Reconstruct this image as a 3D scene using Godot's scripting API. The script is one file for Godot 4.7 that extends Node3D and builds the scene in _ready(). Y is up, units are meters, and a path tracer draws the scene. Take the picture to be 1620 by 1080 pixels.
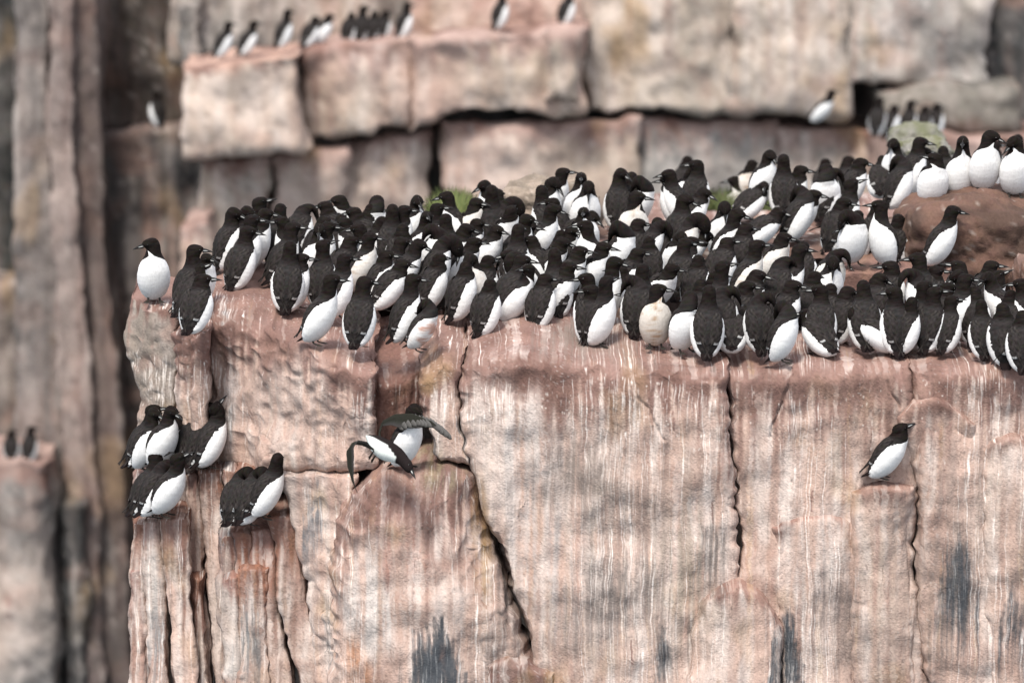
extends Node3D
# Seabird cliff: two rock walls built from jointed blocks, and guillemots standing on them one by one.

const EYE := Vector3(0.0, 4.271, 23.617)
const FOCAL := 6840.0          # pixels of the 1620 x 1080 photograph
const SLOPE := 0.1             # the cliff top rises by this much per metre to the back

var used := {}
var bird_meshes := {}
var look := {}
var n_big := FastNoiseLite.new()
var n_med := FastNoiseLite.new()
var n_fine := FastNoiseLite.new()
var n_cell := FastNoiseLite.new()
var n_facet := FastNoiseLite.new()
var bumps := []
var cracks := []
var patches := []
var tints := []


func _ready() -> void:
	make_camera_and_light()
	make_noises()
	mark_cliff()
	make_materials()
	make_sea()
	make_far_cliff()
	make_near_cliff()
	make_boulders()
	make_grass()
	make_crowd()
	make_ledge_birds()
	make_far_birds()


func make_camera_and_light() -> void:
	var cam := Camera3D.new()
	cam.name = "camera"
	var at := CameraAttributesPhysical.new()
	at.frustum_focal_length = 12.0 / tan(atan(540.0 / FOCAL))
	at.frustum_focus_distance = 24.6
	at.exposure_aperture = 1.55
	at.frustum_near = 1.0
	at.frustum_far = 400.0
	cam.attributes = at
	cam.fov = rad_to_deg(2.0 * atan(540.0 / FOCAL))
	cam.near = 1.0
	cam.far = 400.0
	cam.position = EYE
	cam.rotation_degrees = Vector3(-10, 0, 0)
	cam.current = true
	add_child(cam)
	var env := Environment.new()
	env.background_mode = Environment.BG_SKY
	var sky := ProceduralSkyMaterial.new()
	sky.sky_top_color = Color(0.93, 0.95, 1.0)
	sky.sky_horizon_color = Color(0.93, 0.945, 0.97)
	sky.sky_curve = 0.2
	sky.ground_horizon_color = Color(0.5, 0.5, 0.5)
	sky.ground_bottom_color = Color(0.36, 0.36, 0.37)
	env.sky = Sky.new()
	env.sky.sky_material = sky
	env.tonemap_mode = Environment.TONE_MAPPER_LINEAR
	env.tonemap_exposure = 1.75
	env.sdfgi_enabled = true
	env.ssao_enabled = true
	env.ssil_enabled = true
	var we := WorldEnvironment.new()
	we.name = "world_environment"
	we.environment = env
	add_child(we)
	var sun := DirectionalLight3D.new()
	sun.name = "sun"
	sun.light_color = Color(1.0, 0.975, 0.94)
	sun.light_energy = 1.0
	sun.light_angular_distance = 16.0
	sun.shadow_enabled = true
	sun.rotation_degrees = Vector3(-58, -22, 0)
	add_child(sun)


func noise(n: FastNoiseLite, s: int, octaves: int) -> void:
	n.seed = s
	n.noise_type = FastNoiseLite.TYPE_SIMPLEX_SMOOTH
	n.frequency = 1.0
	n.fractal_type = FastNoiseLite.FRACTAL_FBM if octaves > 1 else FastNoiseLite.FRACTAL_NONE
	n.fractal_octaves = octaves


func make_noises() -> void:
	noise(n_big, 11, 3)
	noise(n_med, 23, 2)
	noise(n_fine, 37, 1)
	n_facet.seed = 9
	n_facet.noise_type = FastNoiseLite.TYPE_CELLULAR
	n_facet.frequency = 1.0
	n_facet.cellular_return_type = FastNoiseLite.RETURN_DISTANCE
	n_facet.cellular_jitter = 1.0
	n_cell.seed = 5
	n_cell.noise_type = FastNoiseLite.TYPE_CELLULAR
	n_cell.frequency = 1.0
	n_cell.cellular_return_type = FastNoiseLite.RETURN_DISTANCE2_SUB


func grain(s: int, freq: float, lo: float, hi: float) -> NoiseTexture2D:
	var t := NoiseTexture2D.new()
	var n := FastNoiseLite.new()
	n.seed = s
	n.noise_type = FastNoiseLite.TYPE_SIMPLEX_SMOOTH
	n.frequency = freq
	n.fractal_octaves = 5
	n.fractal_gain = 0.6
	t.noise = n
	t.width = 512
	t.height = 512
	t.seamless = true
	var g := Gradient.new()
	g.set_color(0, Color(lo, lo, lo))
	g.set_color(1, Color(hi, hi, hi))
	t.color_ramp = g
	return t


func make_materials() -> void:
	for k in 2:
		var m := StandardMaterial3D.new()
		m.vertex_color_use_as_albedo = true
		m.roughness = 0.95
		m.metallic_specular = 0.25
		m.albedo_texture = grain(3, 0.03, 0.8, 1.0)
		m.heightmap_enabled = true
		m.heightmap_texture = grain(8, 0.045, 0.0, 1.0)
		m.heightmap_scale = 0.3 if k == 0 else 0.5
		m.uv1_triplanar = true
		m.uv1_world_triplanar = true
		m.uv1_scale = Vector3.ONE * (2.6 if k == 0 else 0.8)
		look["rock" if k == 0 else "far_rock"] = m
	var runs := look.rock.duplicate() as StandardMaterial3D
	runs.detail_enabled = true
	runs.detail_blend_mode = BaseMaterial3D.BLEND_MODE_MIX
	runs.detail_albedo = ImageTexture.create_from_image(guano_runs())
	runs.detail_uv_layer = BaseMaterial3D.DETAIL_UV_2
	runs.uv2_triplanar = true
	runs.uv2_world_triplanar = true
	runs.uv2_triplanar_sharpness = 6.0
	runs.uv2_offset = Vector3(0.0, 0.0, 0.28)
	runs.uv2_scale = Vector3(1.0 / 6.0, 1.0 / 3.0, 1.0 / 6.0)
	look.streaked = runs
	var f := StandardMaterial3D.new()
	f.vertex_color_use_as_albedo = true
	f.roughness = 0.85
	f.metallic_specular = 0.16
	f.albedo_texture = grain(61, 0.02, 0.86, 1.0)
	f.heightmap_enabled = true
	f.heightmap_texture = grain(62, 0.03, 0.0, 1.0)
	f.heightmap_scale = 0.14
	f.uv1_triplanar = true
	f.uv1_scale = Vector3(7.0, 3.0, 7.0)
	look.plumage = f
	var b := StandardMaterial3D.new()
	b.vertex_color_use_as_albedo = true
	b.roughness = 0.6
	b.metallic_specular = 0.25
	look.horn = b
	var e := StandardMaterial3D.new()
	e.albedo_color = Color(0.03, 0.025, 0.02)
	e.roughness = 0.1
	look.eye = e
	var g := StandardMaterial3D.new()
	g.vertex_color_use_as_albedo = true
	g.roughness = 0.8
	g.backlight_enabled = true
	g.backlight = Color(0.1, 0.15, 0.04)
	look.grass = g
	var w := StandardMaterial3D.new()
	w.albedo_color = Color(0.18, 0.24, 0.27)
	w.roughness = 0.25
	look.water = w


func stroke(im: Image, x: float, y: float, length: float, width: float, col: Color, wander: float, head := 0.25) -> void:   # one run down the rock, in metres of the face
	var w := im.get_width()
	var hh := im.get_height()
	var px := w / 6.0
	var py := hh / 3.0
	var n := maxi(2, int(length * py))
	for i in n:
		var t := float(i) / n
		var cx := (x + wander * 0.6 * n_fine.get_noise_2d((y - t * length) * 1.6, x * 2.5) + wander * 0.22 * n_fine.get_noise_2d((y - t * length) * 9.0, x * 9.0)) * px
		var half := maxf(width * px * 0.5 * (1.0 - 0.55 * t) * (0.8 + 0.35 * n_fine.get_noise_2d(t * length * 26.0, x * 31.0)), 0.35)
		var a := col.a * minf(t / head + 0.15, 1.0) * (1.0 - t * t) * (0.72 + 0.4 * n_fine.get_noise_2d(t * length * 18.0, x * 17.0))
		var row := int(fposmod(-y * py + i, hh))
		for j in range(floori(cx - half - 0.5), ceili(cx + half + 0.5) + 1):
			var cover := clampf(half + 0.5 - absf(j + 0.5 - cx), 0.0, 1.0)
			if cover <= 0.0:
				continue
			var k := posmod(j, w)
			var old := im.get_pixel(k, row)
			var s := a * cover
			var total := s + old.a * (1.0 - s)
			if total > 0.002:
				var c := old.lerp(col, s / total)
				c.a = total
				im.set_pixel(k, row, c)


func tone(r: float, g: float, b: float, a: float) -> Color:      # a linear colour for a texture
	var c := Color(r, g, b).linear_to_srgb()
	c.a = a
	return c


func guano_runs() -> Image:      # droppings, rust and algae that rain has drawn down the near face; 6 m by 3 m, x from -3 m, y downwards from 0
	var im := Image.create(2048, 1024, false, Image.FORMAT_RGBA8)
	im.fill(tone(0.6, 0.53, 0.48, 0.0))
	var rng := RandomNumberGenerator.new()
	rng.seed = 77
	var lip := func(x: float) -> float: return -0.1 - 0.1 * clampf((-x - 0.2) / 1.2, 0.0, 1.0) + 0.05 * sin(x * 3.0)
	# wide soft bands of rose, cream and brown
	for i in 420:
		var x := rng.randf_range(-2.4, 3.2)
		var kind := rng.randf()
		var right := smoothstep(0.3, 1.4, x)
		var col := tone(0.30, 0.185, 0.155, 0.34)
		if kind < 0.4:
			col = tone(0.62, 0.53, 0.47, 0.36)
		elif kind < 0.58:
			col = tone(0.21, 0.165, 0.145, 0.3)
		elif kind < 0.68:
			col = tone(0.40, 0.25, 0.12, 0.22)
		col.a *= lerpf(0.55, 1.1, right)
		stroke(im, x, rng.randf_range(-1.9, -0.1), rng.randf_range(0.25, 1.3), rng.randf_range(0.012, 0.055), col, 0.03)
	for i in 90:
		stroke(im, rng.randf_range(-2.4, 3.1), rng.randf_range(-1.6, -0.25), rng.randf_range(0.2, 0.9), rng.randf_range(0.03, 0.09), tone(0.70, 0.63, 0.58, rng.randf_range(0.15, 0.4)), 0.03)
	# algae: dark ragged curtains
	for q: Array in patches:
		var c: Vector3 = q[0]
		var algae: Color = q[3]
		for i in int(float(q[1]) * 900.0 * float(q[5])):
			var s := clampf(rng.randfn(0.0, 0.48), -1.3, 1.3)
			var x := c.x + s * float(q[1])
			var top := c.y + float(q[2]) * (0.7 - 0.9 * s * s) + 0.16 * n_med.get_noise_1d(x * 6.0) * float(q[2]) * 3.0 + rng.randfn(0.0, 0.35) * float(q[2])
			stroke(im, x, top, float(q[2]) * rng.randf_range(0.5, 2.1), rng.randf_range(0.008, 0.03), tone(algae.r, algae.g, algae.b, float(q[4]) * rng.randf_range(0.4, 0.85)), 0.012, 0.1)
		for i in 26:
			stroke(im, c.x + float(q[1]) * rng.randf_range(-1.0, 1.0), c.y + float(q[2]) * rng.randf_range(-0.3, 1.3), rng.randf_range(0.05, 0.3), rng.randf_range(0.003, 0.007), tone(0.72, 0.68, 0.64, float(q[4]) * rng.randf_range(0.4, 0.9)), 0.02)
	# thin dark seeps
	for i in 480:
		stroke(im, rng.randf_range(-2.4, 3.1), rng.randf_range(-1.9, -0.15), rng.randf_range(0.04, 0.45), rng.randf_range(0.003, 0.007), tone(0.09, 0.065, 0.055, rng.randf_range(0.3, 0.7)), 0.03)
	# white droppings in clusters: short dribbles over the lip, long runs below the busy places
	for g in 420:
		var gx := rng.randf_range(-2.4, 3.1)
		if n_med.get_noise_2d(gx * 1.8, 3.0) < -0.12 + 0.25 * rng.randf():
			continue
		var long := rng.randf() < 0.4
		for i in rng.randi_range(2, 9):
			var x := gx + rng.randfn(0.0, 0.07)
			var y: float = lip.call(x) + 0.03 - absf(rng.randfn(0.0, 0.1 if g % 3 == 0 else 0.32))
			if long:
				y -= rng.randf_range(0.0, 1.5)
			var a := rng.randf_range(0.25, 0.85)
			stroke(im, x, y, rng.randf_range(0.15, 0.8) if long else rng.randf_range(0.03, 0.22), rng.randf_range(0.003, 0.009 if rng.randf() < 0.85 else 0.02), tone(0.80, 0.74, 0.69, a), 0.025 if long else 0.02)
	# splashes
	for i in 500:
		var x := rng.randf_range(-2.4, 3.1)
		stroke(im, x, float(lip.call(x)) - absf(rng.randfn(0.0, 0.25)), rng.randf_range(0.008, 0.03), rng.randf_range(0.006, 0.018), tone(0.72, 0.66, 0.6, rng.randf_range(0.3, 0.8)), 0.01, 0.5)
	return im


# ---------------------------------------------------------------- places

func ray(u: float, v: float) -> Vector3:
	return Basis(Vector3.RIGHT, deg_to_rad(-10.0)) * Vector3((u - 810.0) / FOCAL, (540.0 - v) / FOCAL, -1.0)


func at(u: float, v: float, z: float) -> Vector3:      # the point seen at a photo pixel, at the depth z
	var d := ray(u, v)
	return EYE + d * ((z - EYE.z) / d.z)


func on_top(u: float, v: float, o := Vector3.ZERO, lift := 0.0) -> Vector3:   # foot of a thing on the cliff top whose point o shows at that pixel
	var d := ray(u, v)
	var t := (-EYE.y + o.y - SLOPE * (EYE.z - o.z) + lift) / (d.y + SLOPE * d.z)
	return EYE + d * t - o


func numbered(called: String) -> String:
	var n: int = used.get(called, 0)
	used[called] = n + 1
	return called if n == 0 else "%s_%03d" % [called, n]


func thing(called: String, label: String, category: String, where := Vector3.ZERO, group := "") -> Node3D:
	var o := Node3D.new()
	o.name = numbered(called)
	o.position = where
	o.set_meta("label", label)
	o.set_meta("category", category)
	if group != "":
		o.set_meta("group", group)
	add_child(o, true)
	return o


func structure(called: String, label: String) -> Node3D:
	var o := Node3D.new()
	o.name = numbered(called)
	o.set_meta("label", label)
	o.set_meta("kind", "structure")
	add_child(o, true)
	return o


func part(called: String, mesh: Mesh, m: Material, parent: Node) -> MeshInstance3D:
	var o := MeshInstance3D.new()
	o.name = called
	o.mesh = mesh
	o.material_override = m
	parent.add_child(o, true)
	return o


func mesh_of(v: PackedVector3Array, n: PackedVector3Array, c: PackedColorArray, ix: PackedInt32Array) -> ArrayMesh:
	var agree := 0
	for k in range(0, ix.size(), 3 * maxi(1, ix.size() / 300)):
		var face := (v[ix[k + 2]] - v[ix[k]]).cross(v[ix[k + 1]] - v[ix[k]])
		agree += 1 if face.dot(n[ix[k]] + n[ix[k + 1]] + n[ix[k + 2]]) >= 0.0 else -1
	if agree < 0:
		for k in range(0, ix.size(), 3):
			var w := ix[k + 1]
			ix[k + 1] = ix[k + 2]
			ix[k + 2] = w
	var a := []
	a.resize(Mesh.ARRAY_MAX)
	a[Mesh.ARRAY_VERTEX] = v
	a[Mesh.ARRAY_NORMAL] = n
	if c.size() > 0:
		a[Mesh.ARRAY_COLOR] = c
	a[Mesh.ARRAY_INDEX] = ix
	var m := ArrayMesh.new()
	m.add_surface_from_arrays(Mesh.PRIMITIVE_TRIANGLES, a)
	return m


func grid_normals(v: PackedVector3Array, rows: int, cols: int, flip := false) -> PackedVector3Array:
	var n := PackedVector3Array()
	n.resize(v.size())
	for i in rows:
		var i0 := maxi(i - 1, 0) * cols
		var i1 := mini(i + 1, rows - 1) * cols
		for j in cols:
			var across := v[i * cols + mini(j + 1, cols - 1)] - v[i * cols + maxi(j - 1, 0)]
			var down := v[i1 + j] - v[i0 + j]
			var c := down.cross(across)
			if flip:
				c = -c
			n[i * cols + j] = c.normalized() if c.length_squared() > 1e-16 else Vector3.UP
	return n


func loft(v: PackedVector3Array, c: PackedColorArray, rows: int, cols: int) -> ArrayMesh:      # a tube of rings, its normals pointing out
	var n := grid_normals(v, rows, cols)
	for i in rows:
		var a := n[i * cols] + n[i * cols + cols - 1]
		n[i * cols] = a.normalized()
		n[i * cols + cols - 1] = a.normalized()
	var out := 0.0
	for i in range(1, rows - 1):
		var mid := Vector3.ZERO
		for j in cols:
			mid += v[i * cols + j]
		mid /= cols
		for j in cols:
			out += n[i * cols + j].dot(v[i * cols + j] - mid)
	if out < 0.0:
		for k in n.size():
			n[k] = -n[k]
	return mesh_of(v, n, c, grid_faces(rows, cols))


func grid_faces(rows: int, cols: int) -> PackedInt32Array:
	var ix := PackedInt32Array()
	ix.resize((rows - 1) * (cols - 1) * 6)
	var k := 0
	for i in rows - 1:
		for j in cols - 1:
			var a := i * cols + j
			ix[k] = a
			ix[k + 1] = a + 1
			ix[k + 2] = a + cols + 1
			ix[k + 3] = a
			ix[k + 4] = a + cols + 1
			ix[k + 5] = a + cols
			k += 6
	return ix


# ---------------------------------------------------------------- rock

func line_at(p: PackedVector3Array, lens: PackedFloat32Array, t: float) -> Vector3:
	var want := t * lens[lens.size() - 1]
	for i in range(1, p.size()):
		if want <= lens[i] or i == p.size() - 1:
			var l := lens[i] - lens[i - 1]
			return p[i - 1].lerp(p[i], (want - lens[i - 1]) / maxf(l, 1e-6))
	return p[0]


func world_line(px: Array) -> Array:      # [points, running lengths], corners cut a little
	var p := PackedVector3Array()
	for q: Vector3 in px:
		p.append(at(q.x, q.y, q.z))
	for round_ in 2:
		if p.size() < 3:
			break
		var s := PackedVector3Array([p[0]])
		for i in range(1, p.size() - 1):
			s.append(p[i].lerp(p[i - 1], 0.25))
			s.append(p[i].lerp(p[i + 1], 0.25))
		s.append(p[p.size() - 1])
		p = s
	var l := PackedFloat32Array([0.0])
	for i in range(1, p.size()):
		l.append(l[i - 1] + p[i].distance_to(p[i - 1]))
	return [p, l]


func edge_steps(length: float, r: float, d0: float, d1: float, step: float) -> PackedVector2Array:   # (0..1 along, set back)
	var out := PackedVector2Array()
	r = minf(r, length * 0.45)
	var na := maxi(4, ceili(r * 1.6 / step))
	var n0 := ceili(maxf(d0 - r, 0.0) / (step * 1.5))
	for i in n0:
		out.append(Vector2(0, lerpf(d0, r, float(i) / n0)))
	for i in na:
		var a := PI / 2 * i / na
		out.append(Vector2(r * (1.0 - cos(a)) / length, r * (1.0 - sin(a))))
	var n := maxi(2, ceili((length - 2 * r) / step))
	for i in n + 1:
		out.append(Vector2((r + (length - 2 * r) * i / n) / length, 0))
	for i in range(na - 1, -1, -1):
		var a := PI / 2 * i / na
		out.append(Vector2(1.0 - r * (1.0 - cos(a)) / length, r * (1.0 - sin(a))))
	var n1 := ceili(maxf(d1 - r, 0.0) / (step * 1.5))
	for i in range(1, n1 + 1):
		out.append(Vector2(1, lerpf(r, d1, float(i) / n1)))
	return out


func rock(parent: Node, top: Array, bottom: Array, left: Array, right: Array, o: Dictionary) -> MeshInstance3D:
	var step: float = o.get("step", 0.012)
	var r: float = o.get("r", 0.06)
	var lt := world_line(top)
	var lb := world_line(bottom)
	var ll := world_line([top[0]] + left + [bottom[0]])
	var lr := world_line([top[-1]] + right + [bottom[-1]])
	var width := maxf(lt[1][-1], lb[1][-1])
	var height := maxf(ll[1][-1], lr[1][-1])
	var ss := edge_steps(width, o.get("rs", r), o.get("left", 0.4), o.get("right", 0.4), step)
	var ts := edge_steps(height, r, o.get("cap", 0.5), o.get("under", 0.3), step)
	var cols := ss.size()
	var rows := ts.size()
	var v := PackedVector3Array()
	v.resize(rows * cols)
	var tl: Vector3 = lt[0][0]
	var tr: Vector3 = lt[0][-1]
	var bl: Vector3 = lb[0][0]
	var br: Vector3 = lb[0][-1]
	var rise: float = o.get("rise", SLOPE)
	var size_: float = o.get("size", 1.0)
	var uneven: float = o.get("uneven", 0.035) * size_
	var bulge: float = o.get("bulge", 0.0)
	var tops := PackedVector3Array()
	var bots := PackedVector3Array()
	for j in cols:
		tops.append(line_at(lt[0], lt[1], ss[j].x))
		bots.append(line_at(lb[0], lb[1], ss[j].x))
	for i in rows:
		var t := ts[i].x
		var le := line_at(ll[0], ll[1], t)
		var re := line_at(lr[0], lr[1], t)
		for j in cols:
			var s := ss[j].x
			var p := tops[j] * (1 - t) + bots[j] * t + le * (1 - s) + re * s - (tl * (1 - t) * (1 - s) + tr * (1 - t) * s + bl * t * (1 - s) + br * t * s)
			var back := sqrt(ts[i].y * ts[i].y + ss[j].y * ss[j].y)
			if t < 0.5 and ts[i].y > r:
				p.y += rise * (ts[i].y - r)
			p.z += bulge * sqrt(sin(PI * s) * sin(PI * t) + 1e-6) - back
			var jag := Vector3(p.x, p.y, 2.0) / size_
			p.x += uneven * (n_med.get_noise_3dv(jag * 2.6) + 0.4 * n_fine.get_noise_3dv(jag * 13.0))
			p.y += uneven * (0.8 * n_med.get_noise_3dv(jag * 2.6 + Vector3(40, 0, 0)) + 0.3 * n_fine.get_noise_3dv(jag * 11.0))
			v[i * cols + j] = p
	var n := grid_normals(v, rows, cols)
	var big: float = o.get("big", 0.03)
	var med: float = o.get("med", 0.003)
	var flute: float = o.get("flute", 0.014)
	var f: float = 1.0 / float(o.get("size", 1.0))
	var featured: bool = o.get("featured", false)
	var facet: float = o.get("facet", 0.02) / f
	var shift: float = o.get("shift", 0.0)
	for k in v.size():
		var p := v[k]
		var q := Vector3(p.x, p.y, p.z + shift) * f
		var flat := clampf(n[k].y * 1.6 - 0.4, 0.0, 1.0)
		var d := big * n_big.get_noise_3dv(q * 1.7) + med * n_med.get_noise_3dv(q * 7.0)
		d += flute * (1.0 - flat) * n_med.get_noise_3d(q.x * 9.0, q.y * 0.9, q.z * 3.0)
		var edge := n_cell.get_noise_3d(q.x * 3.1 + 0.3 * n_med.get_noise_3dv(q * 2.0), q.y * 1.9, q.z * 3.1) + 1.0
		d -= float(o.get("split", 0.008)) * clampf(1.0 - edge / 0.05, 0.0, 1.0) * smoothstep(-0.1, 0.3, n_med.get_noise_3dv(q * 1.1))
		d += facet * (0.45 - n_facet.get_noise_3d(q.x * 2.1 + 0.15 * n_med.get_noise_3dv(q * 2.0), q.y * 0.6, q.z * 2.1) - 1.0 + 0.15 * (-n_facet.get_noise_3d(q.x * 5.3, q.y * 1.5 + 9.0, q.z * 5.3) - 0.5))
		d += 0.0009 * n_fine.get_noise_3d(q.x * 30.0, q.y * 12.0, q.z * 30.0) * lerpf(1.0, 2.0, flat)
		d += 0.0016 * n_fine.get_noise_3d(q.x * 70.0, q.y * 45.0, q.z * 70.0)
		var rough_: float = o.get("rough", 0.0)
		if rough_ > 0.0:
			d += rough_ * (absf(n_med.get_noise_3d(q.x * 12.0, q.y * 1.1, q.z * 8.0)) - 0.25 + 0.3 * absf(n_fine.get_noise_3d(q.x * 26.0, q.y * 9.0, q.z * 26.0)) * smoothstep(-0.1, 0.3, n_med.get_noise_3dv(q * 2.5)))
		if flat > 0.0:
			d = d * lerpf(1.0, 0.5, flat) - 0.010 * flat
		if featured:
			d += features(p) * (1.0 - flat)
		v[k] = p + (n[k] + Vector3(0, 0, 0.3 * (1.0 - flat))) * d
	n = grid_normals(v, rows, cols)
	var c := PackedColorArray()
	c.resize(v.size())
	var lip: float = (tl.y + tr.y) * 0.5
	for k in v.size():
		var j := k % cols
		c[k] = rock_color(v[k], n[k], o, tops[j].y - v[k].y, f)
	return part(o.get("called", "rock_block"), mesh_of(v, n, c, grid_faces(rows, cols)), look[o.get("look", "streaked")], parent)


func features(p: Vector3) -> float:
	var d := 0.0
	for b: Array in bumps:        # [centre of the top edge, half width, height, amount]
		var c: Vector3 = b[0]
		var x: float = (p.x - c.x) / b[1]
		x += 0.25 * n_med.get_noise_3d(p.x * 5.0, p.y * 5.0, b[1] * 9.0)
		if absf(x) >= 1.0:
			continue
		var top: float = c.y - 0.06 * x * x + 0.03 * n_med.get_noise_2d(p.x * 6.0, 3.0)
		var down: float = (top - p.y) / b[2]
		if down > -0.12 and down < 1.0:
			d += b[3] * smoothstep(-0.04, 0.05, down) * (1.0 - smoothstep(0.1, 1.0, down)) * (1.0 - smoothstep(0.55, 1.0, absf(x)))
	var cut := 0.0
	for k: Array in cracks:       # [a, b, half width, depth]
		var a: Vector3 = k[0]
		var b: Vector3 = k[1]
		var w: float = k[2]
		if p.y > a.y + w and p.y > b.y + w or p.y < a.y - w and p.y < b.y - w:
			continue
		var pa := Vector2(p.x + 0.02 * n_med.get_noise_3dv(p * 6.0) - a.x, p.y - a.y)
		var ba := Vector2(b.x - a.x, b.y - a.y)
		var h := clampf(pa.dot(ba) / ba.length_squared(), 0.0, 1.0)
		var side := pa.x - ba.x * h
		var e := (pa - ba * h).length()
		if e < w:
			cut = maxf(cut, float(k[3]) * pow(1.0 - e / w, 2.0 if side < 0.0 else 1.0))
	return d - cut * (0.8 + 0.5 * n_med.get_noise_3dv(p * 5.0))


func rock_color(p: Vector3, n: Vector3, o: Dictionary, below: float, f: float) -> Color:
	var q := p * f
	var up := clampf(n.y, 0.0, 1.0)
	var base: Color = o.get("base", Color(0.54, 0.385, 0.32))
	var other: Color = o.get("other", Color(0.405, 0.29, 0.24))
	var pink: Color = o.get("pink", Color(0.235, 0.14, 0.118))
	var a := n_big.get_noise_3d(q.x * 1.1 + 7.0, q.y * 0.7, q.z * 0.9)
	var b := n_med.get_noise_3d(q.x * 4.0, q.y * 2.0 + 9.0, q.z * 3.0)
	var wide := n_med.get_noise_3d(q.x * 9.0 + 0.5 * b, q.y * 0.45, q.z * 4.0 + 4.0)
	var c := base.lerp(other, clampf(0.42 + 1.3 * a + 0.35 * wide, 0.0, 1.0))
	c = c.lerp(Color(0.68, 0.585, 0.53), clampf(wide * 1.1 + 0.1 - 0.5 * a + 0.25 * b, 0.0, 0.75) * float(o.get("pale", 1.0)))
	c = c.lerp(Color(0.215, 0.185, 0.17), clampf(-wide * 1.3 - 0.4 + 0.6 * a, 0.0, 0.45) * float(o.get("dark", 1.0)))
	# guano runs and damp runs straight down the face
	var x := q.x + 0.012 * n_med.get_noise_3d(q.x * 3.0, q.y * 2.5, 1.0)
	var run := n_fine.get_noise_3d(x * 27.0, q.y * 0.6, q.z * 4.0)
	var far_off: bool = f < 0.9
	var where := clampf(0.42 + 1.9 * n_med.get_noise_3d(q.x * 2.3, q.y * 1.3, 20.0), 0.0, 1.0)
	var band := n_fine.get_noise_3d(x * 17.0 + 40.0, q.y * 0.5, q.z * 3.0)
	c = c.lerp(Color(0.30, 0.195, 0.16), clampf(band * 1.6 - 0.2, 0.0, 0.75) * clampf(0.35 + 1.6 * n_med.get_noise_3d(q.x * 1.7, q.y * 1.2, 71.0), 0.0, 1.0) * float(o.get("rust", 0.8)))
	var face := 1.0 - smoothstep(0.35, 0.8, up)
	# red-brown trodden ledge tops, fading down from the lip
	var depth: float = o.get("stain", 0.34)
	var reach := depth * (1.0 + 0.9 * run + 0.5 * a + 0.4 * b)
	var red := maxf(1.0 - smoothstep(reach * 0.25, reach, below), smoothstep(0.3, 0.75, up) * lerpf(1.0, 0.45, smoothstep(0.1, 0.35, below))) * float(o.get("red", 1.0))
	c = c.lerp(pink.lerp(Color(0.165, 0.092, 0.076), clampf(0.3 + 1.3 * b, 0.0, 1.0)), clampf(red, 0.0, 0.95))
	var old := n_med.get_noise_3d(q.x * 2.1, q.y * 3.0, q.z * 2.0 + 30.0)
	c = c.lerp(Color(0.32, 0.195, 0.155), clampf(old * 1.6 - 0.35, 0.0, 0.5) * float(o.get("rust", 0.8)))
	c = c.lerp(Color(0.36, 0.235, 0.12), clampf(n_big.get_noise_3d(q.x * 2.0, q.y * 1.2, 51.0) * 2.4 - 0.75, 0.0, 0.6) * float(o.get("ochre", 0.6)))
	if far_off:
		c = c.lerp(Color(0.66, 0.60, 0.555), clampf(run * 2.4 - 0.8, 0.0, 0.7) * where * face * float(o.get("white", 1.0)))
	if o.get("patched", 0.0) > 0.0:
		for k: Array in tints:      # [centre, half width, half height, colour, strength]: broad stains with an outline of their own
			var e: Vector3 = k[0]
			var dx: float = (p.x - e.x) / k[1] + 0.5 * b + 0.3 * run
			var dy: float = (p.y - e.y) / k[2] + 0.5 * a + 0.3 * b
			var m := 1.0 - smoothstep(0.3, 1.25, sqrt(dx * dx + dy * dy))
			if m > 0.0:
				m *= clampf(0.62 + 1.1 * run + 0.8 * band + 0.5 * n_fine.get_noise_3d(x * 60.0, q.y * 3.0, 8.0) + 0.3 * n_fine.get_noise_3dv(q * 40.0), 0.0, 1.25)
				c = c.lerp(k[3], minf(m * float(k[4]), 1.0))
	# grit
	var g := n_fine.get_noise_3dv(q * 74.0)
	c = c.lerp(Color(0.07, 0.05, 0.04), clampf(-g * 3.0 - 1.7, 0.0, 0.4))
	c = c.lerp(Color(0.58, 0.51, 0.47), clampf(g * 3.0 - 1.9, 0.0, 0.4) * clampf(0.4 + a * 2.0, 0.0, 1.0))
	return c


func V(u: float, v: float, z: float) -> Vector3:
	return Vector3(u, v, z)


func make_sea() -> void:
	var o := MeshInstance3D.new()
	o.name = "sea"
	var m := PlaneMesh.new()
	m.size = Vector2(700, 700)
	o.mesh = m
	o.material_override = look.water
	o.position = Vector3(0, -30, 0)
	o.set_meta("label", "grey sea far below the cliffs")
	o.set_meta("kind", "structure")
	add_child(o)


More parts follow.
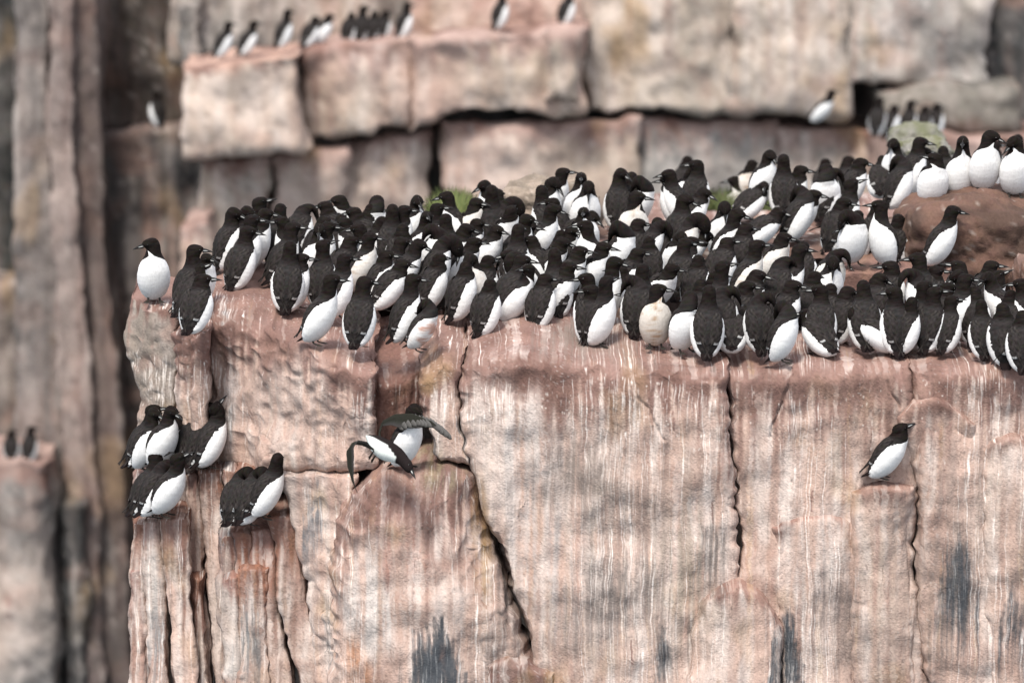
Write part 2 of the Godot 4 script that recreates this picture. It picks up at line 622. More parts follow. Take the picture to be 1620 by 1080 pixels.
func mark_cliff() -> void:       # where algae and old stains lie on the near face
	var algae := Color(0.05, 0.056, 0.062)
	patches = [      # ragged curtains: [centre, half width, half height, colour, strength, density]
		[at(692, 1050, 0.1), 0.15, 0.2, algae, 1.0, 2.2],
		[at(1240, 1040, 0.1), 0.085, 0.22, algae, 1.0, 2.4],
		[at(1515, 930, 0.1), 0.12, 0.3, algae, 0.75, 1.2],
		[at(1600, 1000, 0.1), 0.1, 0.2, algae, 0.7, 0.8],
		[at(1050, 1040, 0.1), 0.05, 0.16, algae, 0.8, 1.2],
		[at(925, 760, 0.1), 0.3, 0.2, Color(0.19, 0.155, 0.135), 0.6, 0.7],
		[at(985, 960, 0.1), 0.34, 0.25, Color(0.16, 0.135, 0.122), 0.65, 0.7],
		[at(1130, 880, 0.1), 0.12, 0.2, Color(0.14, 0.12, 0.11), 0.7, 0.6],
		[at(1320, 960, 0.1), 0.2, 0.2, Color(0.15, 0.12, 0.11), 0.6, 0.5],
		[at(495, 830, -0.2), 0.06, 0.2, Color(0.14, 0.14, 0.145), 0.8, 1.0],
		[at(245, 1010, -0.6), 0.08, 0.25, Color(0.2, 0.2, 0.2), 0.6, 0.8],
		[at(395, 1010, -0.4), 0.09, 0.2, Color(0.13, 0.13, 0.13), 0.8, 0.8],
		[at(360, 650, -0.9), 0.05, 0.16, Color(0.16, 0.155, 0.155), 0.8, 1.0],
	]
	tints = [
		[at(800, 660, 0.05), 0.3, 0.3, Color(0.66, 0.56, 0.505), 0.7],
		[at(870, 820, 0.1), 0.25, 0.3, Color(0.64, 0.56, 0.52), 0.6],
		[at(950, 960, 0.1), 0.34, 0.3, Color(0.25, 0.215, 0.2), 0.55],
		[at(1080, 800, 0.1), 0.16, 0.45, Color(0.36, 0.285, 0.24), 0.5],
		[at(1330, 950, 0.1), 0.12, 0.4, Color(0.26, 0.20, 0.17), 0.5],
		[at(1480, 1000, 0.1), 0.1, 0.45, Color(0.25, 0.19, 0.15), 0.5],
		[at(1590, 800, 0.1), 0.2, 0.4, Color(0.58, 0.47, 0.40), 0.5],
		[at(690, 1060, 0.1), 0.11, 0.16, algae, 0.9],
		[at(1240, 1050, 0.1), 0.055, 0.2, algae, 0.9],
		[at(1515, 950, 0.1), 0.07, 0.25, algae, 0.6],
		[at(800, 960, 0.1), 0.1, 0.4, Color(0.16, 0.13, 0.115), 0.75],
		[at(765, 880, 0.1), 0.07, 0.4, Color(0.34, 0.21, 0.10), 0.8],
		[at(700, 760, 0.1), 0.16, 0.1, Color(0.27, 0.225, 0.15), 0.7],
		[at(690, 720, 0.0), 0.08, 0.12, Color(0.36, 0.27, 0.16), 0.6],
		[at(1400, 900, 0.1), 0.2, 0.45, Color(0.53, 0.42, 0.35), 0.65],
		[at(1290, 900, 0.1), 0.16, 0.3, Color(0.62, 0.55, 0.51), 0.6],
		[at(600, 960, 0.1), 0.2, 0.4, Color(0.62, 0.56, 0.52), 0.7],
		[at(830, 700, 0.1), 0.24, 0.4, Color(0.58, 0.51, 0.47), 0.7],
		[at(880, 900, 0.1), 0.22, 0.35, Color(0.50, 0.45, 0.43), 0.6],
		[at(960, 850, 0.1), 0.42, 0.5, Color(0.22, 0.185, 0.165), 0.42],
		[at(1090, 950, 0.1), 0.2, 0.5, Color(0.33, 0.28, 0.23), 0.6],
		[at(1150, 740, 0.1), 0.16, 0.45, Color(0.27, 0.165, 0.135), 0.7],
		[at(1420, 640, 0.1), 0.5, 0.3, Color(0.30, 0.19, 0.155), 0.6],
		[at(650, 880, 0.1), 0.18, 0.18, Color(0.45, 0.26, 0.205), 0.7],
		[at(400, 900, -0.4), 0.15, 0.2, Color(0.33, 0.15, 0.095), 0.8],
		[at(320, 870, -0.6), 0.06, 0.3, Color(0.31, 0.165, 0.10), 0.75],
		[at(570, 1050, -0.0), 0.08, 0.25, Color(0.42, 0.21, 0.12), 0.8],
		[at(240, 930, -0.6), 0.12, 0.35, Color(0.56, 0.52, 0.48), 0.6],
		[at(470, 640, -0.5), 0.3, 0.3, Color(0.52, 0.42, 0.37), 0.5],
		[at(560, 640, -0.1), 0.1, 0.3, Color(0.24, 0.14, 0.115), 0.6],
	]


func make_near_cliff() -> void:
	var cliff := structure("cliff", "pinkish streaked rock stack in the foreground with the bird-covered flat top")
	bumps = []
	cracks = []
	for px: Array in [
		[V(1012, 625, .05), V(1048, 692, .05)],
		[V(1255, 588, .05), V(1215, 690, .05)], [V(1400, 600, .05), V(1420, 640, .05)],
		[V(1368, 765, .05), V(1352, 800, .05)],
	]:
		cracks.append([at(px[0].x, px[0].y, px[0].z), at(px[1].x, px[1].y, px[1].z), 0.015, 0.018])
	var main := {"featured": true, "patched": 1.0, "cap": 1.0, "r": 0.11, "rs": 0.05, "left": 0.7, "right": 0.2, "step": 0.0095, "stain": 0.5, "big": 0.045, "facet": 0.012, "bulge": 0.0}
	rock(cliff, [V(728, 585, -.02), V(745, 566, .03), V(800, 556, .08), V(880, 560, .12), V(930, 572, .10), V(1000, 574, .15), V(1090, 584, .12), V(1147, 580, .14)],
		[V(870, 1150, .1), V(1000, 1150, .1), V(1125, 1150, .1)],
		[V(727, 660, 0), V(737, 720, .02), V(765, 800, .05), V(795, 890, .05), V(830, 990, .07)], [V(1154, 700, .12), V(1165, 800, .09), V(1171, 905, .08)], main)
	main.shift = 90.0
	rock(cliff, [V(1150, 582, .09), V(1230, 581, .11), V(1300, 575, .15), V(1400, 581, .12), V(1442, 578, .12)],
		[V(1150, 1150, .03), V(1300, 1150, .04), V(1478, 1150, .05)],
		[V(1155, 700, .07), V(1166, 800, .05), V(1172, 905, .05)], [V(1446, 700, .09), V(1450, 830, .09), V(1446, 930, .08), V(1459, 1010, .08)], main)
	main.shift = 95.0
	main.left = 0.3
	rock(cliff, [V(1445, 580, .15), V(1480, 576, .17), V(1560, 583, .12), V(1950, 579, .15)],
		[V(1482, 1150, .13), V(1600, 1150, .13), V(1950, 1150, .13)],
		[V(1447, 700, .14), V(1451, 830, .14), V(1447, 930, .14), V(1460, 1010, .13)], [V(1950, 860, .12)], main)
	# pieces that jut out of the right-hand face, red-topped
	var jut := {"patched": 1.0, "cap": 0.3, "left": 0.2, "right": 0.2, "r": 0.05, "rs": 0.04, "step": 0.0095, "stain": 0.12, "big": 0.03, "facet": 0.01, "uneven": 0.016, "pink": Color(0.31, 0.19, 0.155)}
	var juts := 0
	for q: Array in [
		[[V(1096, 968, .1), V(1130, 932, .17), V(1172, 918, .2), V(1215, 948, .18), V(1242, 990, .1)], [V(1088, 1150, .18), V(1160, 1150, .22), V(1212, 1150, .16)], [V(1092, 1050, .16)], [V(1234, 1060, .12)]],
		[[V(1226, 832, .08), V(1262, 814, .12), V(1310, 808, .13), V(1350, 824, .1)], [V(1244, 1150, .1), V(1300, 1150, .1), V(1354, 1150, .09)], [], []],
		[[V(1344, 774, .12), V(1390, 766, .24), V(1443, 770, .17)], [V(1350, 1150, .1), V(1400, 1150, .12), V(1452, 1150, .1)], [], [V(1440, 900, .12)]],
		[[V(1420, 660, .13), V(1450, 628, .165), V(1490, 624, .18), V(1545, 668, .15)], [V(1445, 760, .06), V(1500, 750, .08), V(1550, 742, .08)], [], []],
		[[V(1552, 700, .14), V(1600, 686, .2), V(1665, 704, .17)], [V(1566, 1150, .13), V(1620, 1150, .15), V(1690, 1150, .13)], [], []],
	]:
		juts += 1
		jut.shift = 100.0 + 4.0 * juts
		rock(cliff, q[0], q[1], q[2], q[3], jut)
	# the block left of the notch, seen along its sloping lip
	var side := {"patched": 1.0, "cap": 1.3, "r": 0.10, "rs": 0.05, "left": 0.6, "right": 0.6, "step": 0.010, "stain": 0.36, "big": 0.05, "facet": 0.014, "shift": 3.0}
	rock(cliff, [V(327, 500, -.95), V(370, 498, -.82), V(425, 512, -.65), V(485, 548, -.3), V(545, 574, -.05), V(594, 588, -.02)],
		[V(335, 741, -.95), V(450, 746, -.42), V(560, 747, -.1), V(588, 742, -.1)], [V(331, 620, -.97)], [V(583, 640, -.05), V(592, 690, -.08)], side)
	rock(cliff, [V(566, 590, -.42), V(620, 584, -.36), V(690, 574, -.4)], [V(566, 760, -.4), V(665, 760, -.4), V(700, 760, -.45)], [], [V(664, 660, -.42), V(654, 700, -.42)],
		{"cap": 1.2, "r": 0.12, "step": 0.011, "base": Color(0.17, 0.095, 0.075), "other": Color(0.12, 0.07, 0.055), "stain": 0.9, "pale": 0.2, "white": 0.25, "rough": 0.03, "shift": 5.0, "pink": Color(0.2, 0.11, 0.09)})
	rock(cliff, [V(663, 600, -.05), V(690, 568, -.02), V(735, 572, -.03)], [V(692, 738, -.02), V(746, 744, 0)], [V(666, 650, -.03), V(676, 700, -.02)], [V(728, 650, -.02), V(737, 710, 0)],
		{"patched": 1.0, "cap": 1.0, "r": 0.07, "rs": 0.05, "step": 0.009, "stain": 0.3, "shift": 8.0, "ochre": 1.0})
	# below the level joint
	rock(cliff, [V(440, 749, -.36), V(500, 751, -.24), V(566, 751, -.1)], [V(500, 1150, -.3), V(560, 1150, -.15)], [V(462, 830, -.34), V(488, 930, -.3)], [V(552, 800, -.1), V(538, 880, -.12), V(540, 980, -.12)],
		{"patched": 1.0, "r": 0.03, "step": 0.010, "red": 0.25, "shift": 11.0, "ochre": 1.0, "other": Color(0.27, 0.25, 0.24)})
	rock(cliff, [V(548, 800, -.04), V(575, 765, .03), V(610, 741, .05), V(680, 739, .06), V(722, 742, .03), V(752, 752, -.02)], [V(528, 1150, .1), V(700, 1150, .15), V(862, 1150, .05)],
		[V(528, 870, 0), V(522, 980, .05)], [V(772, 830, -.02), V(798, 920, -.02), V(830, 1030, 0)],
		{"patched": 1.0, "cap": 0.8, "r": 0.05, "rs": 0.07, "step": 0.0095, "stain": 0.6, "bulge": 0.13, "facet": 0.015, "shift": 14.0, "big": 0.05, "ochre": 1.1, "rust": 1.2, "rise": 0.02})
	rock(cliff, [V(768, 1052, .14), V(800, 1034, .16), V(845, 1050, .16), V(880, 1075, .12)], [V(760, 1150, .14), V(880, 1150, .14)], [], [],
		{"patched": 0.5, "r": 0.06, "step": 0.011, "shift": 15.0, "ochre": 1.4})
	# columns and ledges on the left, each column a block of its own
	var n := 0
	for q: Array in [      # left, right, top, z of the top, drift of the foot, foot
		[205, 232, 822, -.76, 4, 1150], [229, 258, 818, -.70, 6, 1150], [255, 296, 815, -.62, 22, 1150],
		[292, 318, 748, -.84, 22, 1150], [315, 352, 740, -.76, 34, 1150], [349, 372, 739, -.70, 40, 1150], [369, 404, 738, -.64, 40, 1150],
		[343, 372, 840, -.50, 12, 1150], [369, 396, 838, -.46, 20, 1150], [393, 432, 834, -.42, 40, 1150], [428, 470, 815, -.36, 56, 1150],
		[349, 378, 905, -.40, 8, 1150], [375, 421, 893, -.36, 10, 1150], [204, 226, 892, -.72, 2, 1150], [300, 322, 912, -.66, 14, 1150],
	]:
		n += 1
		var z: float = q[3]
		var d: float = q[4]
		rock(cliff, [V(q[0], q[2] + 5.0, z - .03), V(0.5 * (q[0] + q[1]), q[2], z), V(q[1], q[2] + 3.0, z - .01)], [V(q[0] + d, q[5], z + .12), V(q[1] + d, q[5], z + .14)],
			[V(q[0] + d * 0.15, q[2] + 110.0, z - .01)], [V(q[1] + d * 0.2, q[2] + 120.0, z + .02)],
			{"patched": 1.0, "cap": 0.45, "left": 0.25, "right": 0.25, "r": 0.03, "rs": 0.025, "step": 0.0095, "stain": 0.2 + 0.09 * (n % 4), "shift": 60.0 + 2.3 * n, "rust": 1.3, "rough": 0.014, "facet": 0.008, "uneven": 0.02, "big": 0.025, "flute": 0.02,
			"other": [Color(0.45, 0.42, 0.39), Color(0.36, 0.27, 0.23), Color(0.30, 0.27, 0.25)][n % 3], "pink": [Color(0.26, 0.145, 0.12), Color(0.21, 0.10, 0.07)][n % 2]})
	rock(cliff, [V(212, 742, -1.12), V(250, 736, -1.05), V(318, 736, -.98)], [V(214, 1150, -1.1), V(330, 1150, -1.0)], [], [],
		{"cap": 0.5, "r": 0.05, "step": 0.014, "stain": 0.3, "shift": 25.0})
	rock(cliff, [V(272, 522, -.92), V(300, 517, -.84), V(334, 516, -.8)], [V(276, 800, -.98), V(336, 800, -.92)], [V(272, 600, -.95)], [V(332, 640, -.84)],
		{"cap": 0.6, "r": 0.04, "step": 0.010, "stain": 0.4, "shift": 27.0, "facet": 0.025, "rust": 1.1, "rough": 0.015})
	rock(cliff, [V(302, 530, -.80), V(332, 524, -.77)], [V(306, 690, -.84), V(336, 700, -.82)], [], [],
		{"r": 0.03, "step": 0.010, "stain": 0.3, "shift": 28.0})
	rock(cliff, [V(203, 468, -1.45), V(222, 478, -1.2), V(250, 486, -1.1), V(278, 492, -1.02)], [V(220, 830, -1.2), V(284, 830, -1.15)], [V(200, 540, -1.4), V(214, 610, -1.25), V(222, 680, -1.2)], [V(276, 600, -1.06)],
		{"cap": 0.8, "r": 0.07, "step": 0.011, "stain": 0.12, "base": Color(0.27, 0.225, 0.19), "other": Color(0.17, 0.15, 0.135), "shift": 31.0, "facet": 0.02, "white": 0.4, "pale": 0.4})
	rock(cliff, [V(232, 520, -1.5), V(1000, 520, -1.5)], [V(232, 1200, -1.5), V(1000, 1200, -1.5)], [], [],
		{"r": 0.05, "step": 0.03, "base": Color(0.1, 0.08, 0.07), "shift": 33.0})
	# the trodden top the colony stands on
	var back := []
	for px: Vector2 in [Vector2(190, 452), Vector2(330, 424), Vector2(420, 408), Vector2(700, 396), Vector2(800, 376), Vector2(900, 356), Vector2(1100, 342), Vector2(1250, 340), Vector2(1420, 336), Vector2(1800, 330)]:
		back.append(on_top(px.x, px.y))
	var rows := 120
	var cols := 210
	var v := PackedVector3Array()
	var c := PackedColorArray()
	for i in rows:
		for j in cols:
			var s := float(j) / (cols - 1)
			var t := 1.05 - 1.05 * i / (rows - 1)
			var x := lerpf(-1.78, 4.2, s)
			var rear: float = back[0].z
			for k in back.size() - 1:
				if x >= back[k].x:
					rear = lerpf(back[k].z, back[k + 1].z, clampf((x - back[k].x) / (back[k + 1].x - back[k].x), 0.0, 1.0))
			var front := minf(lerpf(-1.25, -0.14, smoothstep(-1.7, -0.75, x)), rear + 0.8)
			var z := lerpf(front, rear + 0.06 * n_med.get_noise_2d(x * 3.0, 1.0), minf(t, 1.0))
			var p := Vector3(x, -SLOPE * z, z)
			p.y += 0.018 * n_big.get_noise_3dv(p * 2.0) + 0.012 * n_med.get_noise_3dv(p * 8.0) - 0.02
			p.y -= 0.05 * (1.0 - smoothstep(0.0, 0.06, t)) + 1.2 * smoothstep(0.99, 1.05, t)
			v.append(p)
			var soil := clampf(0.5 + 1.5 * n_med.get_noise_3dv(p * 3.0), 0.0, 1.0)
			c.append(Color(0.20, 0.125, 0.105).lerp(Color(0.10, 0.068, 0.058), soil).lerp(Color(0.5, 0.45, 0.41), clampf(n_fine.get_noise_3dv(p * 25.0) * 3.0 - 1.3, 0.0, 0.7)))
	part("trodden_top", mesh_of(v, grid_normals(v, rows, cols), c, grid_faces(rows, cols)), look.rock, cliff)
	# rear terrace beyond the crest, where the blurred birds stand
	rock(cliff, [V(1020, 400, -4.6), V(1400, 400, -4.6), V(2100, 400, -4.6)], [V(1020, 700, -4.6), V(2100, 700, -4.6)], [], [],
		{"called": "rear_terrace", "cap": 2.9, "rise": 0.0, "step": 0.06, "r": 0.1, "left": 1.0, "right": 0.2, "base": Color(0.22, 0.16, 0.13), "shift": 40.0})


func make_far_cliff() -> void:
	var far := structure("far_cliff", "blurred blocky rock wall of pale, pink and grey tiers behind the colony")
	var cream := Color(0.47, 0.38, 0.305)
	var grey := Color(0.28, 0.265, 0.25)
	var salmon := Color(0.45, 0.315, 0.26)
	var b := {"look": "far_rock", "size": 1.9, "step": 0.055, "r": 0.09, "facet": 0.015, "pale": 0.7, "uneven": 0.03, "big": 0.12, "med": 0.02, "flute": 0.03, "split": 0.03, "dark": 0.6, "stain": 0.3, "cap": 1.2, "left": 0.8, "right": 0.8, "rise": 0.0, "pink": Color(0.38, 0.27, 0.235), "white": 0.5, "base": salmon, "other": cream}
	var add := func(top: Array, bottom: Array, left: Array, right: Array, more: Dictionary) -> void:
		var o := b.duplicate()
		o.merge(more, true)
		o.shift = 50.0 + 3.7 * far.get_child_count()
		rock(far, top, bottom, left, right, o)
	# the shadowed recess and the backing of the joints
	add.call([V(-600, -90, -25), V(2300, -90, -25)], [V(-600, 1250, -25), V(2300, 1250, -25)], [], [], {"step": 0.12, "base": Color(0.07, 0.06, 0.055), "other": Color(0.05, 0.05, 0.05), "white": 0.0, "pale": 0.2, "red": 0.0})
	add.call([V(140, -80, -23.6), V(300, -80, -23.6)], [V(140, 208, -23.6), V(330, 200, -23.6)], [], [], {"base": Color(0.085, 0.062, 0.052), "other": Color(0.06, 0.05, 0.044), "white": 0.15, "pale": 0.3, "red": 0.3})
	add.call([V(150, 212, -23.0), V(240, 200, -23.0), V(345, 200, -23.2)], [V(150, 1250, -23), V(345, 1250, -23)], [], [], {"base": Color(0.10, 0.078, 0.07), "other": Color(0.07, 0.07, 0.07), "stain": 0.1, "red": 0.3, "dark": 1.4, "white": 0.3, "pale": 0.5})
	# the left columns
	var col := {"red": 0.0, "pale": 0.35, "white": 0.3, "rust": 0.4, "rs": 0.04, "uneven": 0.022, "big": 0.05, "facet": 0.012}
	for q: Array in [[18, 74, 24, 118, -22.4, Color(0.20, 0.175, 0.163), Color(0.12, 0.115, 0.112)], [70, 112, 112, 172, -22.1, Color(0.215, 0.16, 0.142), Color(0.15, 0.118, 0.11)], [108, 153, 168, 216, -22.3, Color(0.155, 0.115, 0.102), Color(0.09, 0.074, 0.07)]]:
		var more := col.duplicate()
		more.merge({"base": q[5], "other": q[6]})
		var zz: float = q[4]
		add.call([V(q[0], -80, zz), V(q[1], -80, zz)], [V(q[2], 1250, zz + .2), V(q[3], 1250, zz + .2)], [V(q[0] + 6.0, 330, zz), V(lerpf(q[0], q[2], 0.55), 560, zz)], [V(q[1] + 6.0, 330, zz), V(lerpf(q[1], q[3], 0.55), 560, zz)], more)
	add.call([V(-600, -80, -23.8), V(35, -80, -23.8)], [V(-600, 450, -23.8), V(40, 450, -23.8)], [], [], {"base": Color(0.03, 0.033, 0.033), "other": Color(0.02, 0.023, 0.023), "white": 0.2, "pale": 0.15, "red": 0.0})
	add.call([V(-600, 455, -23.0), V(20, 440, -23.0), V(92, 450, -23.0)], [V(-600, 1250, -23.0), V(92, 1250, -23.0)], [], [], {"base": Color(0.17, 0.14, 0.12), "other": Color(0.07, 0.065, 0.06), "pale": 0.4, "red": 0.1, "ochre": 1.3})
	add.call([V(-600, 722, -21.3), V(10, 722, -21.2), V(72, 730, -21.4)], [V(-600, 1250, -21.3), V(96, 1250, -21.3)], [], [V(78, 860, -21.4)], {"base": Color(0.44, 0.36, 0.31), "other": Color(0.2, 0.19, 0.18), "stain": 0.35})
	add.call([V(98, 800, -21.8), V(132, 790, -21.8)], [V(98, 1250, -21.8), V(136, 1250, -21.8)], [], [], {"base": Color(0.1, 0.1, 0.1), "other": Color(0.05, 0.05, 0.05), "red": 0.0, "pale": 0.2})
	# upper tier
	add.call([V(272, -80, -22.0), V(660, -80, -22.0)], [V(272, 100, -22.0), V(660, 75, -22.0)], [], [], {"cap": 4.5, "base": Color(0.34, 0.27, 0.22), "other": Color(0.24, 0.22, 0.2)})
	add.call([V(272, 8, -21.7), V(315, -10, -21.7)], [V(285, 120, -21.7), V(325, 110, -21.7)], [], [], {"base": Color(0.12, 0.125, 0.125), "other": Color(0.17, 0.15, 0.135), "red": 0.0})
	add.call([V(655, -80, -21.6), V(930, -80, -21.6)], [V(655, 64, -21.6), V(930, 48, -21.6)], [], [], {"cap": 4.5, "base": Color(0.45, 0.30, 0.25)})
	# middle tier
	add.call([V(281, 108, -20.5), V(350, 96, -20.3), V(472, 78, -20.3)], [V(294, 250, -20.5), V(380, 246, -20.3), V(474, 240, -20.4)], [V(283, 180, -20.5)], [V(474, 160, -20.4)], {"base": Color(0.53, 0.43, 0.36), "other": Color(0.5, 0.385, 0.315), "stain": 0.22, "pink": Color(0.42, 0.275, 0.22), "dark": 0.5})
	add.call([V(470, 74, -20.9), V(560, 68, -20.8), V(655, 62, -20.8)], [V(478, 226, -20.9), V(560, 214, -20.8), V(655, 203, -20.8)], [], [], {"stain": 0.5})
	add.call([V(648, 60, -20.7), V(780, 48, -20.7), V(925, 42, -20.7)], [V(650, 210, -20.7), V(700, 186, -20.7), V(800, 184, -20.7), V(925, 176, -20.7)], [], [V(926, 100, -20.7)], {"stain": 0.4})
	add.call([V(866, 48, -20.45), V(922, 44, -20.45)], [V(866, 160, -20.5), V(922, 160, -20.5)], [], [], {"base": Color(0.5, 0.43, 0.37), "other": cream})
	add.call([V(926, -80, -21.2), V(1165, -80, -21.0)], [V(926, 180, -21.2), V(1165, 178, -21.0)], [], [], {"cap": 4.5, "base": cream, "other": Color(0.38, 0.33, 0.28), "red": 0.1, "ochre": 1.2})
	add.call([V(1160, -80, -21.0), V(1340, -80, -21.0)], [V(1158, 176, -20.9), V(1340, 186, -20.9)], [], [], {"cap": 4.5, "base": cream, "other": Color(0.33, 0.31, 0.285), "red": 0.1, "ochre": 1.0, "bulge": 0.2})
	add.call([V(1335, -80, -21.1), V(1560, -80, -21.1)], [V(1335, 130, -21.0), V(1420, 120, -21.0), V(1560, 190, -21.1)], [], [], {"cap": 4.5, "base": Color(0.42, 0.37, 0.32), "other": grey, "red": 0.05, "ochre": 0.8})
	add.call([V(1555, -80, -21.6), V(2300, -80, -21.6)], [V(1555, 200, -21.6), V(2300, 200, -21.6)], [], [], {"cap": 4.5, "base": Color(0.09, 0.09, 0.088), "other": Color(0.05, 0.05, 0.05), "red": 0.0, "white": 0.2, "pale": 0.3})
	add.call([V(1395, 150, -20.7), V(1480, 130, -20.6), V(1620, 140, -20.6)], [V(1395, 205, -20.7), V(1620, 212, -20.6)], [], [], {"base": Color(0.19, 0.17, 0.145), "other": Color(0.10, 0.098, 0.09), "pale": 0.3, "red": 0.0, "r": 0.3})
	# lower tier under the dark joint
	add.call([V(312, 252, -20.75), V(430, 246, -20.75)], [V(330, 1150, -21.2), V(430, 1150, -21.2)], [], [], {"base": Color(0.4, 0.33, 0.27), "other": Color(0.26, 0.24, 0.22)})
	add.call([V(432, 244, -20.9), V(546, 228, -20.9)], [V(432, 1150, -20.9), V(530, 1150, -20.9)], [], [], {"cap": 0.15, "base": Color(0.45, 0.36, 0.31), "other": Color(0.38, 0.31, 0.27)})
	add.call([V(292, 360, -20.2), V(332, 338, -20.2)], [V(292, 1150, -20.2), V(345, 1150, -20.2)], [], [], {"base": Color(0.48, 0.36, 0.29)})
	add.call([V(550, 226, -21.2), V(600, 212, -21.1), V(684, 204, -21.1)], [V(520, 1150, -21.1), V(688, 1150, -21.1)], [V(532, 300, -21.1)], [], {"cap": 0.15, "base": Color(0.42, 0.335, 0.285), "other": Color(0.36, 0.29, 0.25)})
	add.call([V(699, 195, -20.9), V(870, 194, -20.9), V(1010, 188, -21.15)], [V(700, 1150, -21.2), V(1010, 1150, -21.2)], [], [], {"stain": 0.25, "cap": 0.15})
	add.call([V(1000, 189, -21.3), V(1100, 188, -21.25), V(1225, 190, -21.2)], [V(1000, 1150, -21.1), V(1225, 1150, -21.1)], [], [], {"cap": 0.15, "base": Color(0.42, 0.345, 0.29), "other": grey})
	add.call([V(1216, 198, -21.2), V(1290, 196, -21.1), V(1400, 210, -21.1)], [V(1216, 1150, -21.2), V(1400, 1150, -21.1)], [], [], {"base": Color(0.44, 0.34, 0.27), "other": grey})
	add.call([V(1390, 212, -20.3), V(1560, 214, -20.3), V(2300, 222, -20.3)], [V(1390, 1150, -20.4), V(2300, 1150, -20.4)], [], [], {"base": Color(0.3, 0.22, 0.19), "other": Color(0.14, 0.13, 0.125)})


func boulder(called: String, label: String, centre: Vector3, size: Vector3, turn: float, base: Color, other: Color, rough: float, moss := 0.0) -> void:
	var rows := 60
	var cols := 110
	var v := PackedVector3Array()
	var c := PackedColorArray()
	for i in rows:
		for j in cols:
			var a := TAU * j / (cols - 1)
			var e := PI * i / (rows - 1)
			var d := Vector3(sin(e) * cos(a), cos(e), -sin(e) * sin(a))
			# squared off, as broken rock is
			var k := 1.0 / pow(pow(absf(d.x), 3.2) + pow(absf(d.y), 3.2) + pow(absf(d.z), 3.2), 1.0 / 3.2)
			var q := d * k
			var s := centre * 3.0 + q
			var cut := minf(0.0, 0.16 - maxf(0.0, q.dot(Vector3(0.5, 0.75, 0.35)) - 0.95))
			q *= 1.0 + rough * (0.5 * n_big.get_noise_3dv(s * 0.9) + 0.14 * n_med.get_noise_3dv(s * 3.0) + 0.05 * n_fine.get_noise_3dv(s * 11.0) + 0.03 * n_fine.get_noise_3dv(s * 26.0)) + cut
			v.append((q * size).rotated(Vector3.UP, turn))
			var b := n_med.get_noise_3dv(s * 1.6)
			var col := base.lerp(other, clampf(0.5 + 1.4 * b, 0.0, 1.0))
			col = col.lerp(Color(0.55, 0.49, 0.44), clampf(n_fine.get_noise_3dv(s * 22.0) * 3.0 - 2.0, 0.0, 0.35))
			if moss > 0.0:
				col = col.lerp(Color(0.16, 0.17, 0.04), clampf(d.y * 1.6 - 0.6 + b, 0.0, 1.0) * moss)
			c.append(col)
	var o := MeshInstance3D.new()
	o.name = numbered(called)
	o.mesh = mesh_of(v, grid_normals(v, rows, cols), c, grid_faces(rows, cols))
	o.material_override = look.rock
	o.position = centre
	o.set_meta("label", label)
	o.set_meta("category", "boulder")
	add_child(o, true)


func make_boulders() -> void:
	var brown := Color(0.15, 0.088, 0.067)
	var dun := Color(0.09, 0.058, 0.047)
	boulder("boulder", "large reddish brown boulder at the right with white-fronted birds standing on top", at(1545, 388, -2.15), Vector3(0.48, 0.33, 0.42), 0.15, brown, dun, 0.36)
	boulder("boulder", "reddish brown boulder cut by the right edge, beside the large brown one", at(1650, 470, -1.55), Vector3(0.17, 0.26, 0.2), 0.4, brown, Color(0.2, 0.13, 0.11), 0.5)
	boulder("boulder", "beige pitted boulder behind the crowd, just right of the grass tuft", at(868, 330, -3.3), Vector3(0.30, 0.19, 0.22), -0.3, Color(0.31, 0.25, 0.2), Color(0.19, 0.155, 0.125), 0.5)
	boulder("boulder", "grey lichen-topped boulder at the rear right, mossy green on its crown", at(1462, 250, -4.3), Vector3(0.18, 0.13, 0.18), 0.3, Color(0.22, 0.21, 0.19), Color(0.12, 0.115, 0.11), 0.5, 0.45)
	boulder("boulder", "blurred pale mossy boulder behind the grey lichen-topped one at the rear right", at(1450, 232, -8.0), Vector3(0.2, 0.17, 0.2), 0.1, Color(0.2, 0.195, 0.165), Color(0.14, 0.14, 0.11), 0.4, 0.25)
	# the red slab two birds stand on, left of the big boulder
	var slab := {"called": "red_slab", "r": 0.02, "rs": 0.03, "cap": 0.55, "rise": 0.06, "left": 0.4, "right": 0.4, "under": 0.1, "step": 0.008, "stain": 0.5, "big": 0.012, "med": 0.008, "flute": 0.004, "pink": Color(0.23, 0.13, 0.108)}
	var o := rock(self, [V(1318, 430, -1.62), V(1400, 425, -1.6), V(1512, 424, -1.6)], [V(1318, 466, -1.62), V(1512, 462, -1.6)], [], [], slab)
	o.set_meta("label", "low reddish rock slab left of the large brown boulder, three birds standing on it")
	o.set_meta("category", "rock slab")


